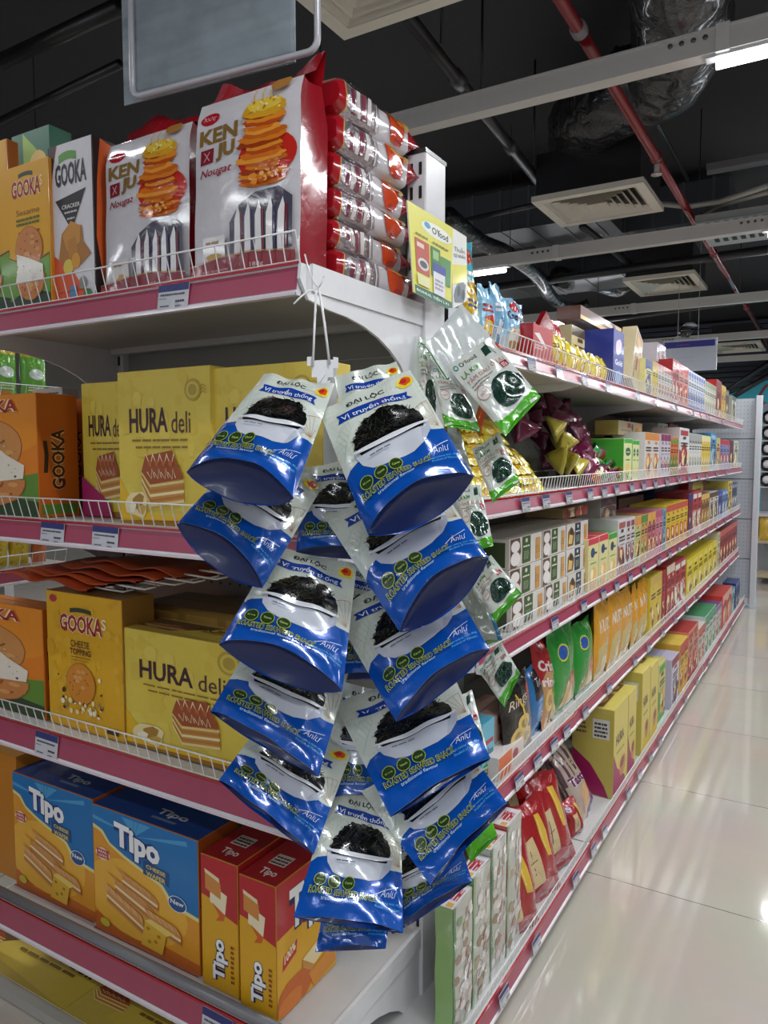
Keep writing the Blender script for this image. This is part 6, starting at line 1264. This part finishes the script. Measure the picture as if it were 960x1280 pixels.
# ================= far background =================
def board(P4, y, th, m):
    mb = MB(); V = [on(*q, 1, y) for q in P4]; mb.add(V+[v+Vector((0, th, 0)) for v in V], [(0, 1, 2, 3), (7, 6, 5, 4)]+[(i, (i+1) % 4, 4+(i+1) % 4, 4+i) for i in range(4)], m); return mb
mb = board([(870, 640), (1200, 640), (1200, 385), (893, 500)], 12.6, .1, M('3aa4b8', 'dull'))
sg = tag(mb.build('teal_wall_sign', None), 'teal painted wall with red script lettering beyond the racks', 'wall sign')
V, Fc = text_geo('Coca', .0, .35); o_ = on(941, 508, 1, 12.58); sx = .42
mb2 = MB(); mb2.add([(o_.x+x*sx, 12.59, o_.z+y*sx*1.25) for x, y in V], Fc, M('8c2436', 'ink')); ob = mb2.build('script_lettering', sg); tag(ob, 'dark red script lettering', None)
for i, (q0, q1) in enumerate((((897, 497), (1010, 420)), ((905, 503), (1010, 440)))):
    pipe('black slanting rail in front of the teal wall, %s one' % ['upper', 'lower'][i], [on(*q0, 1, 11.8), on(*q1, 1, 11.8)], .035, M('15161a', 'metal'), name='slanting_rail', cat='rail')
mb = MB()
for k in range(14): mb.box((-6, 13.2, 2.35+k*.08), (6, 13.26, 2.41+k*.08), M('3a3f4c', 'metal'))
structure(mb.build('trim_1'))
# rack of jars behind the perforated rack
t = thing('display_rack', 'rack of jars and packets at the far right edge beyond the aisle', 'shelving rack', (.1, 8.9, 0))
MB().box((-.78, .2, 0), (1.2, .24, 1.9), M('8a8c92', 'metal')).build('back_panel', t)
for k, z_ in enumerate((.10, .46, .74, 1.02, 1.18, 1.34, 1.50, 1.66)): MB().box((-.78, -.2, z_-(.03 if k < 3 else .012)), (1.2, .2, z_), M('a8987c' if k < 2 else 'b0b0b4', 'metal')).build('shelf', t)
jm = None
for r_ in range(5):
    for k in range(4):
        x, z_ = -.70+k*.17, (1.02, 1.18, 1.34, 1.50, 1.66)[r_]
        for s_ in range(1):
            j = thing('jar', 'dark-lidded jar, %s from the left, row %s of the far rack' % (ORD[k], ['one', 'two', 'three', 'four', 'five', 'six'][r_]), 'jar', (x+.1, 8.72, z_+.0725), 0, 'dark-lidded jars on the far rack')
            if jm is None:
                a_ = MB().tube([(0, .03, 0), (0, .15, 0)], .066, M('4a3a30', 'gloss'), 18).mesh('jar_body'); b_ = MB().tube([(0, 0, 0), (0, .03, 0)], .072, M('1a1216', 'gloss'), 20); b_.tube([(0, -.001, 0), (0, 0, 0)], .04, M('d0ccd0', 'ink'), 16); jm = (a_, b_.mesh('lid'))
            inst('jar_body', jm[0], None, None, parent=j); inst('lid', jm[1], None, None, parent=j)
for k in range(8):
    x = -.70+k*.12; c_ = ['b8962c', '9c3a20', '3a6a2c', 'c4b47c'][k % 4]
    inst('snack_packet', pack_mesh(.11, .26, .05, k, c_, None, nu=6, nv=8).mesh('snack_packet'), 'small %s packet on the lower shelf of the far rack, %s from the left' % (['yellow', 'rust red', 'green', 'cream'][k % 4], ORD[k]), 'packet', (.1+x, 8.72, .462), group='packets on the far rack')
# ================= rack across the left aisle, seen under the shelf bracket =================
t = thing('display_rack', 'rack with wire guard glimpsed through the gap at the left edge', 'shelving rack', (-2.4, 0, 0))
MB().box((-.52, .2, 0), (-.48, 1.78, 1.95), PANEL).build('back_panel', t); MB().box((-.5, 1.78, 0), (-.44, 1.82, 1.95), WHT).build('post', t)
LV2 = [.30, .62, .955, 1.535]
for z_ in LV2:
    mb = MB(); mb.box((.2, 0, z_-.03), (1.78, .48, z_-.005), UNDER); rotpts(mb); sh = mb.build('shelf', t)
    mb = price_rail(.2, 1.74, 0, z_, .05); rotpts(mb); mb.build('price_rail', sh); mb = guard(.2, 1.74, 0, z_, .05, .045); rotpts(mb); mb.build('wire_guard', sh)
def gp(asp=.7):
    A = Art(asp); A.fin = 'foil'; A.rect(0, 0, 1, 1, '6ab03a'); A.rect(0, .8, 1, 1, 'c8b83a'); A.ell(.5, .5, .3, .1, 'dce8e0', 12); A.bars(.2, .2, .8, .3, 2, 'e0e8c0'); A.ell(.5, .1, .3, .08, 'd88a3a', 9); return A
m_g = pack_mesh(.10, .20, .06, 3, '3f9a34', gp()).mesh('noodle_packet'); m_y = pack_mesh(.075, .17, .06, 4, 'c8a81c', (lambda A: (setattr(A, 'fin', 'foil'), A.rect(0, 0, 1, 1, 'ccb018'), crumbs(A, .05, .05, .95, .95, 60, ['e0cc40', 'a8861a', 'd8c060'], .04), A)[-1])(Art(.5)), wr=1.5).mesh('snack_packet')
for k in range(8):
    inst('snack_packet', m_g, 'green and white packet on the rack across the left aisle, %s from the left' % ORD[k], 'packet', (-2.47, .90+k*.115, 1.534), (0, 0, math.pi/2), 'green packets across the left aisle')
for k in range(9):
    inst('snack_packet', m_y, 'yellow noodle packet on the rack across the left aisle, %s from the left' % ORD[k], 'packet', (-2.47, .97+k*.082, .954), (0, 0, math.pi/2), 'yellow packets across the left aisle')
inst('snack_packet', pack_mesh(.06, .18, .05, 9, 'c0642c', None).mesh('snack_packet'), 'orange packet beside the yellow ones across the left aisle', 'packet', (-2.47, 1.70, .954), (0, 0, math.pi/2))
